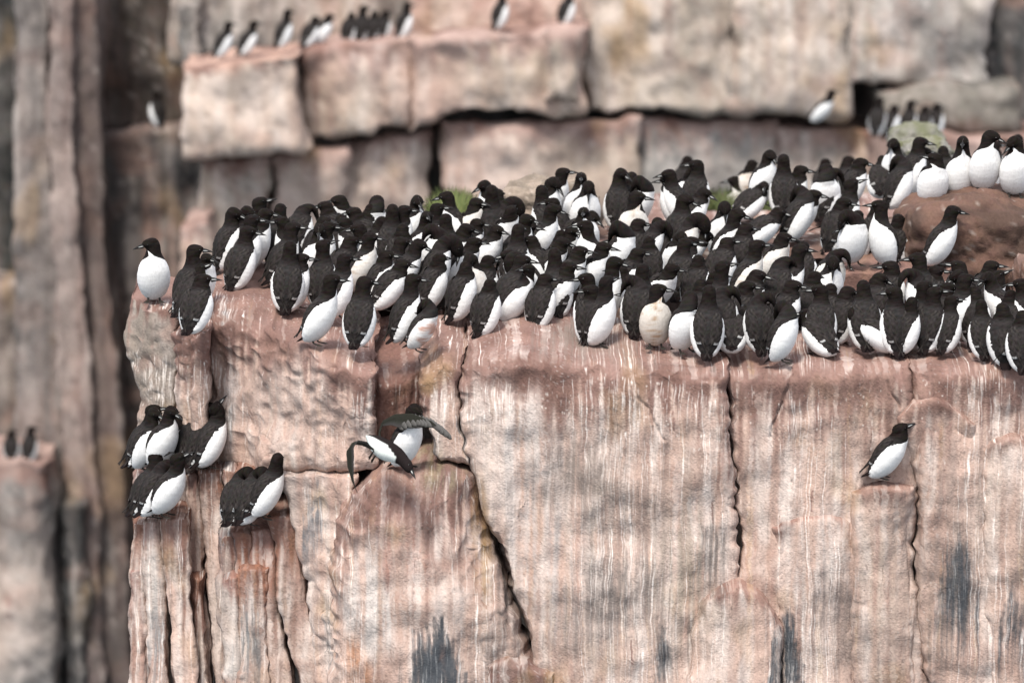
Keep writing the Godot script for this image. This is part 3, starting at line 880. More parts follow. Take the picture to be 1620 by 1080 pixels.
func make_grass() -> void:
	for k in 2:
		var centre := on_top(718, 338) if k == 0 else at(1150, 330, -6.0)
		var rng := RandomNumberGenerator.new()
		rng.seed = 40 + k
		var st := SurfaceTool.new()
		st.begin(Mesh.PRIMITIVE_TRIANGLES)
		st.set_normal(Vector3(0, 0.5, 0.85).normalized())
		for p: Vector3 in [Vector3(-0.0025, 0, 0), Vector3(0, 1, 0.1), Vector3(0.0025, 0, 0)]:
			st.add_vertex(p)
		var mm := MultiMesh.new()
		mm.transform_format = MultiMesh.TRANSFORM_3D
		mm.use_colors = true
		mm.mesh = st.commit()
		mm.instance_count = 4200
		for i in mm.instance_count:
			var a := rng.randf() * TAU
			var rr := sqrt(rng.randf())
			var w := (0.15 if k == 0 else 0.42)
			var x := cos(a) * rr * w
			var z := sin(a) * rr * 0.12
			var h := (0.20 if k == 0 else 0.18) * (1.0 - 0.55 * rr * rr) * rng.randf_range(0.6, 1.0)
			var lean := Basis(Vector3(rng.randf_range(-1, 1), 0, rng.randf_range(-1, 1)).normalized(), rng.randf_range(0.0, 0.75) * (0.3 + rr))
			mm.set_instance_transform(i, Transform3D(lean * Basis(Vector3.UP, rng.randf() * TAU) * Basis.from_scale(Vector3(1, h, 1)), Vector3(x, 0, z)))
			mm.set_instance_color(i, (1.5 if k == 0 else 1.0) * Color(0.055, 0.085, 0.022).lerp(Color(0.115, 0.125, 0.045), rng.randf()))
		var o := MultiMeshInstance3D.new()
		o.name = numbered("grass")
		o.multimesh = mm
		o.material_override = look.grass
		o.position = centre
		o.set_meta("label", ["small rounded tuft of green grass behind the crowd, left of the beige boulder", "blurred strip of green grass behind the rear rim of the colony"][k])
		o.set_meta("kind", "stuff")
		add_child(o, true)


# ---------------------------------------------------------------- guillemots (all in centimetres, then scaled; the bird looks along +z)

func spine(pose: String) -> Array:     # rings from tail to crown: [z, y, half width, half depth]
	var s := [[-8.6, 2.6, 1.8, 1.3], [-7.0, 4.0, 4.7, 3.6], [-4.6, 7.2, 7.3, 6.0], [-2.4, 12.2, 8.9, 7.6], [-0.8, 17.6, 9.3, 8.1], [0.8, 23.0, 8.4, 7.5], [1.9, 27.6, 6.5, 6.0], [2.2, 31.2, 4.8, 4.8],
		[2.2, 34.2, 3.95, 4.1], [2.6, 36.5, 3.75, 4.4], [3.5, 38.2, 3.6, 5.1], [3.6, 40.0, 3.0, 4.4], [3.2, 41.3, 1.8, 2.7], [3.0, 41.9, 0.05, 0.05]]
	if pose == "h" or pose == "s":
		for k in range(5, 14):
			s[k][1] -= [0.5, 1.4, 2.4, 3.6, 4.4, 4.6, 4.6, 4.6, 4.6][k - 5]
		s[7][2] = 5.4
		s[8][2] = 4.5
		s[7][3] = 5.4
		s[8][3] = 4.8
	elif pose == "t":
		for k in range(7, 14):
			s[k][1] += [0.6, 1.4, 1.9, 2.0, 2.0, 2.0, 2.0][k - 7]
	elif pose == "p":
		var arch := [[2.9, 31.0, 5.4, 5.2], [4.2, 33.2, 4.7, 4.6], [6.8, 34.2, 4.3, 4.4], [9.6, 32.9, 4.0, 4.5], [11.3, 29.8, 3.7, 4.4], [12.0, 27.0, 2.8, 3.3], [12.1, 25.0, 1.7, 1.9], [12.1, 24.2, 0.5, 0.5]]
		for k in 8:
			s[6 + k] = arch[k]
		s[6] = [2.1, 27.6, 6.5, 6.0]
		s[7] = [3.2, 31.2, 5.1, 5.0]
	return s


func cat(a: float, b: float, c: float, d: float, t: float) -> float:
	return 0.5 * ((2 * b) + (c - a) * t + (2 * a - 5 * b + 4 * c - d) * t * t + (3 * b - a - 3 * c + d) * t * t * t)


func bird_mesh(pose: String, turn: float, pitch: float, stain: int) -> Dictionary:
	var key := "%s %d %d %d" % [pose, roundi(turn / 5.0), roundi(pitch / 5.0), stain]
	if bird_meshes.has(key):
		return bird_meshes[key]
	var s := spine(pose)
	var fine := 6
	var rings := 13 * fine + 1
	var cen := PackedVector3Array()
	var rad := PackedVector2Array()
	for i in rings:
		var f := float(i) / fine
		var k := mini(int(f), 12)
		var t := f - k
		var q := [0.0, 0.0, 0.0, 0.0]
		for m in 4:
			q[m] = cat(s[maxi(k - 1, 0)][m], s[k][m], s[k + 1][m], s[mini(k + 2, 13)][m], t)
		cen.append(Vector3(0, q[1], q[0]))
		rad.append(Vector2(maxf(q[2], 0.03), maxf(q[3], 0.03)))
	# the head turns about the neck, then nods
	var axis := Vector3(0, cen[8 * fine].y, 2.3)
	var frames := []
	for i in rings:
		var f := float(i) / fine
		var tan_ := (cen[mini(i + 1, rings - 1)] - cen[maxi(i - 1, 0)]).normalized()
		if pose != "p" and f > 8.0:
			tan_ = tan_.lerp(Vector3.UP, smoothstep(8.0, 9.5, f)).normalized()
		var b := Basis(Vector3.RIGHT, tan_, Vector3.RIGHT.cross(tan_))
		var p := cen[i]
		if pose == "p":
			var w := smoothstep(5.6, 7.6, f)
			var rot := Basis(Vector3.UP, deg_to_rad(turn) * w)
			p = axis + rot * (p - axis) if f > 5.5 else p
			b = rot * b
		else:
			var w := smoothstep(6.2, 9.0, f)
			var nod := Basis(Vector3.RIGHT, -deg_to_rad(pitch) * smoothstep(7.6, 9.6, f))
			var rot := Basis(Vector3.UP, deg_to_rad(turn) * w)
			var hinge := Vector3(0, cen[9 * fine].y - 1.0, 2.3)
			if f > 6.0:
				p = hinge + rot * (nod * (p - hinge))
				b = rot * nod * b
		cen[i] = p
		frames.append(b)
	var white_at := [105.0, 127.0, 130.0, 129.0, 126.0, 116.0, 86.0, 18.0, 0.0]
	var nw := 13
	var nb := 13
	var cols := nw + nb + 3
	var v := PackedVector3Array()
	var c := PackedColorArray()
	var back := Color(0.0250, 0.0224, 0.0220)
	var hood := Color(0.0125, 0.0100, 0.0091)
	var belly := Color(0.78, 0.775, 0.765)
	for i in rings:
		var f := float(i) / fine
		var k := mini(int(f), 7)
		var phi := 0.0
		if f < 8.0:
			phi = deg_to_rad(maxf(lerpf(white_at[k], white_at[k + 1], f - k), 0.0))
		phi += (0.10 * n_fine.get_noise_2d(f * 5.0, turn) + 0.08 * n_fine.get_noise_2d(f * 19.0, turn)) * clampf(phi, 0.0, 1.0)
		phi = maxf(phi, 0.002)
		var dark := back.lerp(hood, smoothstep(6.0, 7.6, f))
		for j in cols:
			var a := 0.0
			var is_white := j <= nw
			if is_white:
				a = lerpf(-phi, phi, float(j) / nw)
			else:
				a = lerpf(phi, TAU - phi, float(j - nw - 1) / (nb + 1))
			var sx := sin(a)
			var cx := cos(a)
			# a fuller breast than back
			var ruff := 1.0 + 0.010 * n_fine.get_noise_3d(sx * 7.0, f * 2.2, cx * 7.0) + 0.006 * n_fine.get_noise_3d(sx * 14.0, f * 5.0 + turn, cx * 14.0)
			ruff += 0.16 * (1.0 - smoothstep(0.6, 2.2, f)) * n_fine.get_noise_3d(sx * 6.0, 4.0 + turn, cx * 6.0)
			var wedge := 1.0 - 0.34 * cx * cx * smoothstep(8.3, 9.8, f) if cx > 0.0 and pose != "p" else 1.0
			var p: Vector3 = cen[i] + frames[i] * Vector3(rad[i].x * sx * ruff * wedge, 0, rad[i].y * cx * ruff)
			v.append(p)
			if is_white:
				var q := belly
				if stain > 0:
					var m := n_med.get_noise_3dv(p * 0.13 + Vector3.ONE * turn)
					var g := n_fine.get_noise_3d(p.x * 0.5, p.y * 0.6, p.z * 0.5)
					var centre := clampf(1.0 - absf(p.x) / 4.0, 0.0, 1.0)
					q = q.lerp(Color(0.58, 0.51, 0.43), [0.0, 0.45, 0.7, 0.15][stain])
					q = q.lerp(Color(0.36, 0.22, 0.11), clampf(m * 1.2 + g * 1.1 + 0.5 * centre - 0.55, 0.0, 0.75) * [0.0, 0.6, 1.0, 0.25][stain])
					if stain > 2:
						q = q.lerp(Color(0.40, 0.15, 0.075), clampf(m * 1.6 + g * 0.9 + 0.1 * (p.z - 3.0), 0.0, 0.7) * (1.0 - smoothstep(22.0, 28.0, p.y)))
				else:
					q = q.lerp(Color(0.58, 0.57, 0.56), clampf(0.4 * n_fine.get_noise_3d(p.x * 1.3, p.y * 0.35, p.z * 1.3), 0.0, 1.0))
				c.append(q)
			else:
				c.append(dark * (1.0 + 0.45 * n_fine.get_noise_3d(p.x * 0.8, p.y * 0.5, p.z * 0.8)))
	var n := grid_normals(v, rings, cols, true)
	for i in rings:      # both seams between white and dark share one normal
		var r0 := i * cols
		var m1 := (n[r0 + nw] + n[r0 + nw + 1]).normalized()
		n[r0 + nw] = m1
		n[r0 + nw + 1] = m1
		var m2 := (n[r0] + n[r0 + cols - 1]).normalized()
		n[r0] = m2
		n[r0 + cols - 1] = m2
	var tip := 10 if pose != "p" else 12
	var hb: Basis = frames[tip * fine]
	var bill_at: Vector3 = cen[tip * fine] + hb * Vector3(0, -0.3, rad[tip * fine].y - 0.7)
	var bill_b: Basis = Basis(hb.x, hb.y, hb.z)
	if pose == "p":
		bill_at = cen[12 * fine]
		bill_b = Basis(hb.x, -hb.z, hb.y)
	var eyes := PackedVector3Array()
	var ek := 10 if pose != "p" else 10
	var eb: Basis = frames[ek * fine]
	for side in [-1.0, 1.0]:
		if pose == "p":
			eyes.append(cen[ek * fine] + eb * Vector3(side * rad[ek * fine].x * 0.93, 0.4, -0.9))
		else:
			eyes.append(cen[ek * fine] + eb * Vector3(side * rad[ek * fine].x * 0.86, 0.5, rad[ek * fine].y * 0.5))
	var top := v[0]
	for p in v:
		if p.y > top.y:
			top = p
	var made := {"mesh": mesh_of(scaled(v), n, c, grid_faces(rings, cols)), "bill": Transform3D(bill_b, bill_at * 0.01), "eyes": eyes, "top": top * 0.01, "cen": cen, "points": scaled(v)}
	bird_meshes[key] = made
	return made


func scaled(v: PackedVector3Array) -> PackedVector3Array:
	var o := PackedVector3Array()
	o.resize(v.size())
	for i in v.size():
		o[i] = v[i] * 0.01
	return o


func bill_mesh() -> ArrayMesh:
	if bird_meshes.has("bill"):
		return bird_meshes.bill
	var v := PackedVector3Array()
	var c := PackedColorArray()
	var rows := 9
	var cols := 25
	for i in rows:
		var t := float(i) / (rows - 1)
		var w := lerpf(1.15, 0.1, pow(t, 0.8))
		var h := lerpf(1.55, 0.12, pow(t, 1.1))
		for j in cols:
			var a := TAU * j / (cols - 1)
			v.append(Vector3(cos(a) * w, sin(a) * h - 0.9 * t * t - 0.1 * t, t * 6.4))
			var stripe := absf(sin(a)) < 0.1 and t > 0.08 and t < 0.5
			c.append(Color(0.62, 0.62, 0.60) if stripe else Color(0.014, 0.0135, 0.0135).lerp(Color(0.035, 0.033, 0.031), 0.5 * t))
	bird_meshes.bill = loft(scaled(v), c, rows, cols)
	return bird_meshes.bill


func eye_mesh() -> SphereMesh:
	if not bird_meshes.has("eye"):
		var m := SphereMesh.new()
		m.radius = 0.0042
		m.height = 0.0084
		m.radial_segments = 8
		m.rings = 5
		bird_meshes.eye = m
	return bird_meshes.eye


func wing_mesh(side: float) -> ArrayMesh:       # folded: a shield of coverts with a white rim, and the primaries coming out from under it
	var key := "wing %d" % int(side)
	if bird_meshes.has(key):
		return bird_meshes[key]
	var s := spine("u")
	var v := PackedVector3Array()
	var n := PackedVector3Array()
	var c := PackedColorArray()
	var ix := PackedInt32Array()
	for piece in 2:
		var rows := 19 if piece == 0 else 16
		var cols := 13
		var gv := PackedVector3Array()
		var gc := PackedColorArray()
		for i in rows:
			var u := float(i) / (rows - 1)
			for j in cols:
				var w := float(j) / (cols - 1)
				var p := Vector3.ZERO
				var shade := Color(0.0270, 0.0236, 0.0225)
				if piece == 0:
					var f := lerpf(6.05, 2.02, u)
					var lo := lerpf(112.0, 131.0, smoothstep(0.0, 0.85, u)) - 2.0 * sin(PI * u)
					var hi := lerpf(152.0, 173.0, smoothstep(0.0, 0.4, u))
					var a := deg_to_rad(lerpf(lo, hi, w))
					f -= 0.14 * sin(PI * w) * u
					p = on_spine(s, f, a)
					var out := on_spine(s, f, a, 1.25) - p
					var puff := 0.95 * pow(sin(PI * clampf(w, 0.03, 0.97)), 0.5) * smoothstep(0.0, 0.12, u) + 0.04
					puff += 0.13 * sin(u * 34.0 + 2.0 * sin(w * 14.0)) * smoothstep(0.1, 0.4, u)
					puff -= 0.25
					if i == rows - 1:
						puff = -0.3
					p += out.normalized() * puff
					if i == rows - 2 and w > 0.15 and w < 0.62:
						shade = Color(0.74, 0.73, 0.71)
				else:
					var t := smoothstep(0.0, 1.0, u)
					var a0 := on_spine(s, 2.9, deg_to_rad(lerpf(130.0, 164.0, w)), 1.03)
					var a1 := Vector3(-lerpf(3.4, 0.1, w), lerpf(2.6, 3.6, w), lerpf(-12.0, -12.4, w))
					p = a0.lerp(a1, t)
					var wide := lerpf(1.0, 0.28, t)
					var mid := on_spine(s, 2.9, deg_to_rad(147.0), 1.03).lerp(Vector3(-1.2, 2.3, -14.2), t)
					p = mid + (p - mid) * wide
					p += Vector3(-0.3, 0.35, -0.6) * (0.85 * sin(PI * w) + 0.12 * sin(w * 19.0))
					shade = Color(0.0290, 0.0250, 0.0235) * (1.0 + 0.25 * sin(w * 19.0))
				p.x *= -side
				gv.append(p)
				gc.append(shade * (1.0 + 0.55 * n_fine.get_noise_3d(p.x * 0.55 * side, p.y * 0.3, p.z * 0.55) + 0.35 * sin(u * 34.0 + 2.0 * sin(w * 14.0))) if shade.r < 0.3 else shade)
		var gn := grid_normals(gv, rows, cols, side > 0.0)
		var first := v.size()
		for q in grid_faces(rows, cols):
			ix.append(first + q)
		v.append_array(gv)
		n.append_array(gn)
		c.append_array(gc)
	bird_meshes[key] = mesh_of(scaled(v), n, c, ix)
	return bird_meshes[key]


func on_spine(s: Array, f: float, a: float, grow := 1.0) -> Vector3:
	var k := clampi(int(f), 0, 12)
	var t := f - k
	var q := [0.0, 0.0, 0.0, 0.0]
	var g := [0.0, 0.0]
	for m in 4:
		q[m] = cat(s[maxi(k - 1, 0)][m], s[k][m], s[k + 1][m], s[mini(k + 2, 13)][m], t)
	for m in 2:
		g[m] = s[k + 1][m] - s[k][m]
	var tan_ := Vector3(0, g[1], g[0]).normalized()
	return Vector3(q[2] * sin(a) * grow, q[1], q[0]) + Vector3.RIGHT.cross(tan_) * q[3] * cos(a) * grow


func tail_mesh() -> ArrayMesh:
	if bird_meshes.has("tail"):
		return bird_meshes.tail
	var v := PackedVector3Array()
	var c := PackedColorArray()
	var rows := 8
	var cols := 11
	for i in rows:
		var t := float(i) / (rows - 1)
		var mid := Vector3(0, 5.4, -6.4).lerp(Vector3(0, 0.4, -12.2), t)
		var w := lerpf(3.9, 2.5, t) * (1.0 if i < rows - 1 else 0.75)
		var th := lerpf(1.5, 0.25, t) * (1.0 if i < rows - 1 else 0.1)
		for j in cols:
			var a := TAU * j / (cols - 1)
			v.append(mid + Vector3(cos(a) * w, sin(a) * th * 0.7, sin(a) * th * -0.7))
			c.append(Color(0.0125, 0.011, 0.011))
	bird_meshes.tail = loft(scaled(v), c, rows, cols)
	return bird_meshes.tail


func foot_mesh() -> ArrayMesh:
	if bird_meshes.has("foot"):
		return bird_meshes.foot
	var st := SurfaceTool.new()
	st.begin(Mesh.PRIMITIVE_TRIANGLES)
	st.set_smooth_group(-1)
	st.set_color(Color(0.035, 0.028, 0.024))
	var tri := func(a: Vector3, b: Vector3, d: Vector3) -> void:
		for p: Vector3 in [a, b, d]:
			st.add_vertex(p * 0.01)
	# web between three toes, the shank rising behind
	var heel := Vector3(0, 1.0, -0.3)
	var toes := [Vector3(-2.2, 0.15, 4.4), Vector3(0.2, 0.15, 5.4), Vector3(2.0, 0.15, 4.5)]
	for k in 2:
		var m: Vector3 = (toes[k] + toes[k + 1]) * 0.5 - Vector3(0, 0.05, 0.7)
		tri.call(heel, toes[k], m)
		tri.call(heel, m, toes[k + 1])
	for k in 3:
		var t: Vector3 = toes[k]
		for q in 3:
			var a0 := TAU * q / 3
			var a1 := TAU * (q + 1) / 3
			var o0 := Vector3(cos(a0) * 0.45, sin(a0) * 0.4 + 0.2, 0)
			var o1 := Vector3(cos(a1) * 0.45, sin(a1) * 0.4 + 0.2, 0)
			tri.call(heel + o0, heel + o1, t)
	for q in 6:
		var a0 := TAU * q / 6
		var a1 := TAU * (q + 1) / 6
		var o0 := Vector3(cos(a0), 0, sin(a0)) * 0.62
		var o1 := Vector3(cos(a1), 0, sin(a1)) * 0.62
		var up := Vector3(0, 4.0, -2.2)
		tri.call(heel + o0, heel + up + o0, heel + up + o1)
		tri.call(heel + o0, heel + up + o1, heel + o1)
	st.generate_normals()
	bird_meshes.foot = st.commit()
	return bird_meshes.foot


func guillemot(label: String, group: String, pose: String, body: float, head: float, opt: Dictionary) -> Node3D:
	var turn := wrapf(head - body, -180.0, 180.0)
	if pose != "p":
		turn = clampf(turn, -165.0, 165.0)
	var lean: float = opt.get("L", 0.0) + (34.0 if pose == "s" else 0.0)
	var made := bird_mesh(pose, roundf(turn / 15.0) * 15.0, roundf((float(opt.get("P", 0.0)) + lean * 0.7) / 10.0) * 10.0, opt.get("ST", 0))
	var o := thing("guillemot", label, "seabird", Vector3.ZERO, group)
	o.rotation_degrees = Vector3(0, body, 3.0 * sin(body * 7.3 + head * 3.1 + 40.0 * used.guillemot))
	var size: float = opt.get("size", 1.0)
	o.scale = Vector3(1.04, 0.94, 0.98) * size
	# the whole body tips over the feet
	var tip := Transform3D(Basis(Vector3.RIGHT, deg_to_rad(lean)), Vector3.ZERO)
	var low := 0.0
	if lean > 4.0 or pose == "s":
		low = 1.0
		for p: Vector3 in made.points:
			low = minf(low, (tip.basis * p).y)
		low = minf(low - 0.004, 0.0) if pose != "s" else low - 0.004
	tip.origin.y = -low - (0.025 if pose == "h" else 0.009)
	if pose == "s":
		tip.origin.z = -0.1
	part("body", made.mesh, look.plumage, o).transform = tip
	part("bill", bill_mesh(), look.horn, o).transform = tip * (made.bill as Transform3D)
	for e: Vector3 in made.eyes:
		part("eye", eye_mesh(), look.eye, o).transform = tip * Transform3D(Basis(), e * 0.01)
	for side: float in [-1.0, 1.0]:
		var open := deg_to_rad(float(opt.get("W", 0.0)))
		var joint := Vector3(side * 0.05, 0.27, 0.0)
		part("wing", wing_mesh(side), look.plumage, o).transform = tip * Transform3D(Basis(), joint) * Transform3D(Basis(Vector3(0, 0, 1), side * open) * Basis(Vector3.RIGHT, open * 0.5), Vector3.ZERO) * Transform3D(Basis(), -joint)
	part("tail", tail_mesh(), look.plumage, o).transform = tip
	for side: float in [-1.0, 1.0]:
		part("foot", foot_mesh(), look.horn, o).transform = Transform3D(Basis(Vector3.UP, side * 0.22), Vector3(side * 0.034, 0, -0.004))
	o.set_meta("top_point", o.transform.basis * (tip * (made.top as Vector3)))
	return o


func options(text: String) -> Dictionary:
	var d := {}
	for w in text.split(" ", false):
		var k := w.rstrip("-0123456789.")
		d[k] = w.substr(k.length()).to_float()
	if d.has("ST"):
		d.ST = int(d.ST)
	return d


func crowd(u: float, v: float, pose: String, body: float, head: float, opt: String, label: String) -> void:
	var d := options(opt)
	var chance := RandomNumberGenerator.new()
	chance.seed = int(u * 131.0 + v * 17.0)
	d.size = chance.randf_range(0.95, 1.03) * float(d.get("S", 1.0))
	if pose != "s":
		d.L = float(d.get("L", 0.0)) + chance.randf_range(-2.0, 7.0)
	var o := guillemot(label, "guillemots crowded on the cliff top", pose, body, head, d)
	var top: Vector3 = o.get_meta("top_point")
	o.position = at(u, v, d.Z) - top if d.has("Z") else on_top(u, v, top, d.get("Y", 0.0))


func perched(u: float, v: float, z: float, pose: String, body: float, head: float, opt: String, label: String, group: String) -> void:
	var o := guillemot(label, group, pose, body, head, options(opt))
	o.position = at(u, v, z)


func make_crowd() -> void:
	crowd(307, 386, "t", 125, 90, "", "guillemot with raised neck and bill pointing right, left-hand grey block, behind the crouching pair")
	crowd(326, 400, "h", 60, 50, "", "grey-headed guillemot half hidden behind the crouching birds at the block's right corner")
	crowd(320, 417, "h", 140, 95, "L14 P25", "crouching guillemot pressed behind its neighbour, bill tilted up, at the left pillar top")
	crowd(322, 433, "h", 155, 95, "L10 P5", "guillemot leaning against the rock step, back to us, white stripe down each flank")
	crowd(367, 327, "u", 115, 70, "P-15", "leftmost guillemot of the main crowd, dark back to us, looking down to the right")
	crowd(389, 325, "u", 70, 60, "P-25", "guillemot with lowered bill and white breast, second from the crowd's left end")
	crowd(397, 339, "u", 110, 100, "", "guillemot with bill right, directly behind the left-rim bird on pink rock")
	crowd(414, 311, "u", 90, 90, "P15", "guillemot rising above the left of the crowd with its pale bill raised right")
	crowd(420, 329, "t", 80, 90, "", "long-necked guillemot with a broad clean white breast, facing right, at the crowd's left")
	crowd(443, 321, "u", 150, 160, "", "dark-backed guillemot head turned away, directly behind the open-billed bird facing left")
	crowd(447, 342, "u", -100, -95, "", "open-billed guillemot facing left towards its neighbours at the crowd's left end")
	crowd(392, 357, "u", 145, 90, "", "guillemot at the left rim, dark back to us, bill pointing right, alone on pink rock")
	crowd(465, 351, "u", 115, 90, "L4", "guillemot with bill right, just right of the open-billed bird facing left")
	crowd(459, 380, "t", 178, 175, "", "slim-necked guillemot with its back square to us and no bill showing, left rim")
	crowd(490, 322, "p", 150, 100, "", "preening guillemot, before and left of the left-looking bird topping the left crowd")
	crowd(536, 308, "h", -25, -80, "", "guillemot topping the left crowd, head turned left above a white breast")
	crowd(512, 318, "h", -110, -90, " L8", "guillemot with bill left, just left of the left-looking bird topping the left crowd")
	crowd(512, 341, "h", 120, 60, "", "guillemot with bill right, directly behind the cocked-bill bird behind the front pair")
	crowd(540, 338, "h", 170, 170, "", "dark-backed guillemot head turned away, behind and left of the pink-stained left-facing bird")
	crowd(543, 344, "h", -120, -90, " L9", "guillemot with bill left, just left of the pink-stained left-facing bird")
	crowd(505, 353, "u", 30, 5, "P-25", "guillemot looking straight down at us, bill pointing to its white breast, left crowd")
	crowd(518, 350, "u", 90, 90, "", "guillemot with bill right, behind and left of the speckled pinkish-breasted bird")
	crowd(567, 353, "u", -60, -90, "", "guillemot facing left with a pink-stained breast in the left crowd")
	crowd(585, 367, "u", 70, 85, "ST1", "guillemot with speckled pinkish breast and silvery bill pointing right, left crowd")
	crowd(557, 373, "h", 130, 95, " L9", "guillemot with bill right, just left of the speckled pinkish-breasted bird")
	crowd(514, 378, "t", 165, 110, "P20", "guillemot with back to us and bill cocked up to the right, behind the front pair")
	crowd(527, 433, "t", 72, 90, "L6", "front guillemot in profile, long dark bill right, whole white belly and tail showing")
	crowd(577, 436, "t", 168, 115, "", "front guillemot back to us with white wing bars and white right flank, in the pair")
	crowd(593, 322, "h", 95, 90, " L13", "guillemot with bill right, directly in front of the headless white dome")
	crowd(556, 328, "h", -100, -80, " L11", "guillemot with bill left, before and right of the left-looking bird topping the left crowd")
	crowd(597, 308, "p", 10, 178, "", "plain white rounded breast with no head showing, standing above the rear of the left crowd")
	crowd(621, 322, "t", 178, 178, "", "dark-backed guillemot head turned away, before and right of the headless white dome")
	crowd(639, 324, "u", 105, 95, "", "guillemot with bill right, before and left of the bowed bird left of the grass")
	crowd(659, 308, "u", 55, 30, "P-20", "guillemot with bowed head and white patch at its right, left of the grass tuft")
	crowd(657, 328, "h", 100, 90, " L16", "guillemot with bill right, directly in front of the bowed bird left of the grass")
	crowd(675, 333, "u", 60, 10, "", "dark guillemot facing us with two white bill marks, below the bowed bird")
	crowd(693, 321, "u", 100, 92, "P5", "guillemot with bill right, just left of the grass tuft")
	crowd(705, 302, "u", -80, -92, "P-10", "guillemot in front of the grass tuft with its bill pointing left")
	crowd(705, 337, "u", 175, 175, "", "dark-backed guillemot head turned away, behind and right of the white-shouldered preener")
	crowd(607, 342, "h", 62, 85, "P-5 L7", "white-breasted guillemot with bill right, just right of the pink-stained left-facing bird")
	crowd(637, 353, "h", 170, 170, "", "dark-backed guillemot head turned away, directly behind the far-leaning bird")
	crowd(683, 353, "p", 15, -95, "", "guillemot preening, a bulging white shoulder under its arched dark neck, centre-left crowd")
	crowd(712, 370, "p", 100, 95, "", "preening guillemot, before and right of the white-shouldered preener")
	crowd(639, 375, "u", 120, 92, "L14", "guillemot leaning far forward, thin white line between wing and breast, bill right")
	crowd(667, 378, "u", 102, 80, "L12 P-25", "large guillemot leaning right with bill dipped towards a white breast, left of centre")
	crowd(653, 432, "t", 108, 90, "", "front guillemot in profile beside the preening bird, long neck up, bill right")
	crowd(677, 472, "p", 75, -140, "L10 ST3 S0.87", "front guillemot preening its back, head tucked, breast stained rusty red")
	crowd(717, 388, "s", 125, 150, "", "guillemot head turned away, behind and left of the belly-on bird with tucked bill")
	crowd(736, 412, "h", 118, 170, "", "guillemot head turned away, directly in front of the belly-on bird with tucked bill")
	crowd(769, 284, "u", -70, -60, "P-15", "white-breasted guillemot with bill left, just left of the tall back-turned bird right of the grass")
	crowd(777, 292, "t", 175, 178, "L-5 W14", "tall guillemot rising with long back-turned neck above the crowd, right of the grass tuft")
	crowd(788, 298, "h", 170, 160, " L7", "dark-backed guillemot head turned away, just right of the tall back-turned bird right of the grass")
	crowd(753, 312, "h", 40, 50, "ST1", "guillemot with a dingy speckled breast squatting just right of the grass tuft")
	crowd(813, 310, "p", 100, 95, "", "guillemot bending its thick dark neck right in a rounded arch, beside the beige boulder")
	crowd(809, 325, "h", 30, 165, " L10", "white-breasted guillemot head turned away, directly in front of the round-arched neck by the beige boulder")
	crowd(740, 353, "h", 95, 90, "P-5 L7", "guillemot with bill right, just right of the white-shouldered preener")
	crowd(787, 355, "h", 70, 60, "P-10 L6", "white-breasted guillemot with bill right, just left of the slender dark neck mid crowd")
	crowd(755, 345, "h", 100, 80, "", "guillemot with bill right, before and right of the grass tuft")
	crowd(820, 353, "t", 150, 150, "", "slender dark neck standing straight up with its back to us, mid crowd")
	crowd(737, 370, "s", 142, 130, "L8", "guillemot with bill right, directly behind the belly-on bird with tucked bill")
	crowd(753, 375, "h", 80, 90, " L12", "guillemot with bill right, behind and right of the belly-on bird with tucked bill")
	crowd(742, 400, "u", 3, -20, "P-50 ST1", "front guillemot facing us, bill tucked down on a broad white belly, feet showing")
	crowd(772, 403, "h", 150, 140, "", "dark-backed guillemot with bill right, just right of the belly-on bird with tucked bill")
	crowd(800, 395, "h", -90, -80, " L16", "guillemot with bill left, just left of the upper leaning twin")
	crowd(813, 397, "p", -60, -50, "", "preening white-breasted guillemot, behind and left of the lower leaning twin")
	crowd(830, 403, "u", 128, 90, "L10", "guillemot leaning beside its twin, back to us with bill right, upper of two")
	crowd(838, 417, "u", 72, -45, "L12 P-12", "leaning guillemot with broad white belly looking back left, lower of two twins")
	crowd(877, 391, "t", 180, 180, "", "guillemot square back to us at the lip, white flanks framing a dark shield of wings")
	crowd(892, 375, "h", 90, 88, "P-5 L8", "guillemot with bill right, behind and right of the square-backed bird at the lip")
	crowd(920, 389, "h", 90, 90, " L8", "guillemot with bill right, just right of the square-backed bird at the lip")
	crowd(902, 414, "h", 95, 92, "L8", "guillemot with bill right, before and right of the square-backed bird at the lip")
	crowd(928, 431, "u", 178, -80, "", "dark-backed guillemot with bill left, directly behind the left-peering front bird")
	crowd(936, 450, "h", 165, -75, "", "small-looking guillemot peering left past its neighbour's white flank, front row")
	crowd(960, 436, "t", 82, 125, "P15", "front guillemot with splayed white belly feathers, dark wing left, head turned away")
	crowd(976, 420, "h", -120, -92, "P8 L12", "guillemot with bill left, behind and right of the splay-bellied front bird")
	crowd(1000, 434, "p", 172, -100, "", "guillemot asleep with its dark head laid on its back, just left of the stained bird")
	crowd(1017, 416, "u", 150, 150, "", "dark-backed guillemot head turned away, behind and left of the stained-belly bird at the lip")
	crowd(1041, 448, "u", 3, 85, "ST2", "guillemot facing us with a brown-stained egg-shaped belly and bill to the right, at the lip")
	crowd(1067, 417, "h", 50, 80, " L13", "white-breasted guillemot with bill right, behind and right of the stained-belly bird at the lip")
	crowd(974, 405, "t", 80, 80, "P-8", "guillemot with bill right, behind and left of the sleeping bird left of the stained one")
	crowd(955, 382, "h", 62, 80, "P-5 L7", "white-breasted guillemot with bill right, before and left of the bright-sided preener mid crowd")
	crowd(1027, 373, "h", 178, 170, "P-10", "dark rumpled guillemot with a bare pinkish patch on its head, centre crowd")
	crowd(1084, 376, "u", 160, 120, "", "dark-backed guillemot with bill right, just left of the flat-stretched bird")
	crowd(1123, 366, "s", 95, 90, "P-10", "guillemot lying low with neck stretched flat to the right and white side up")
	crowd(1078, 365, "h", 25, 20, "P-35", "white-breasted guillemot facing us, just right of the rumpled bird with the head patch")
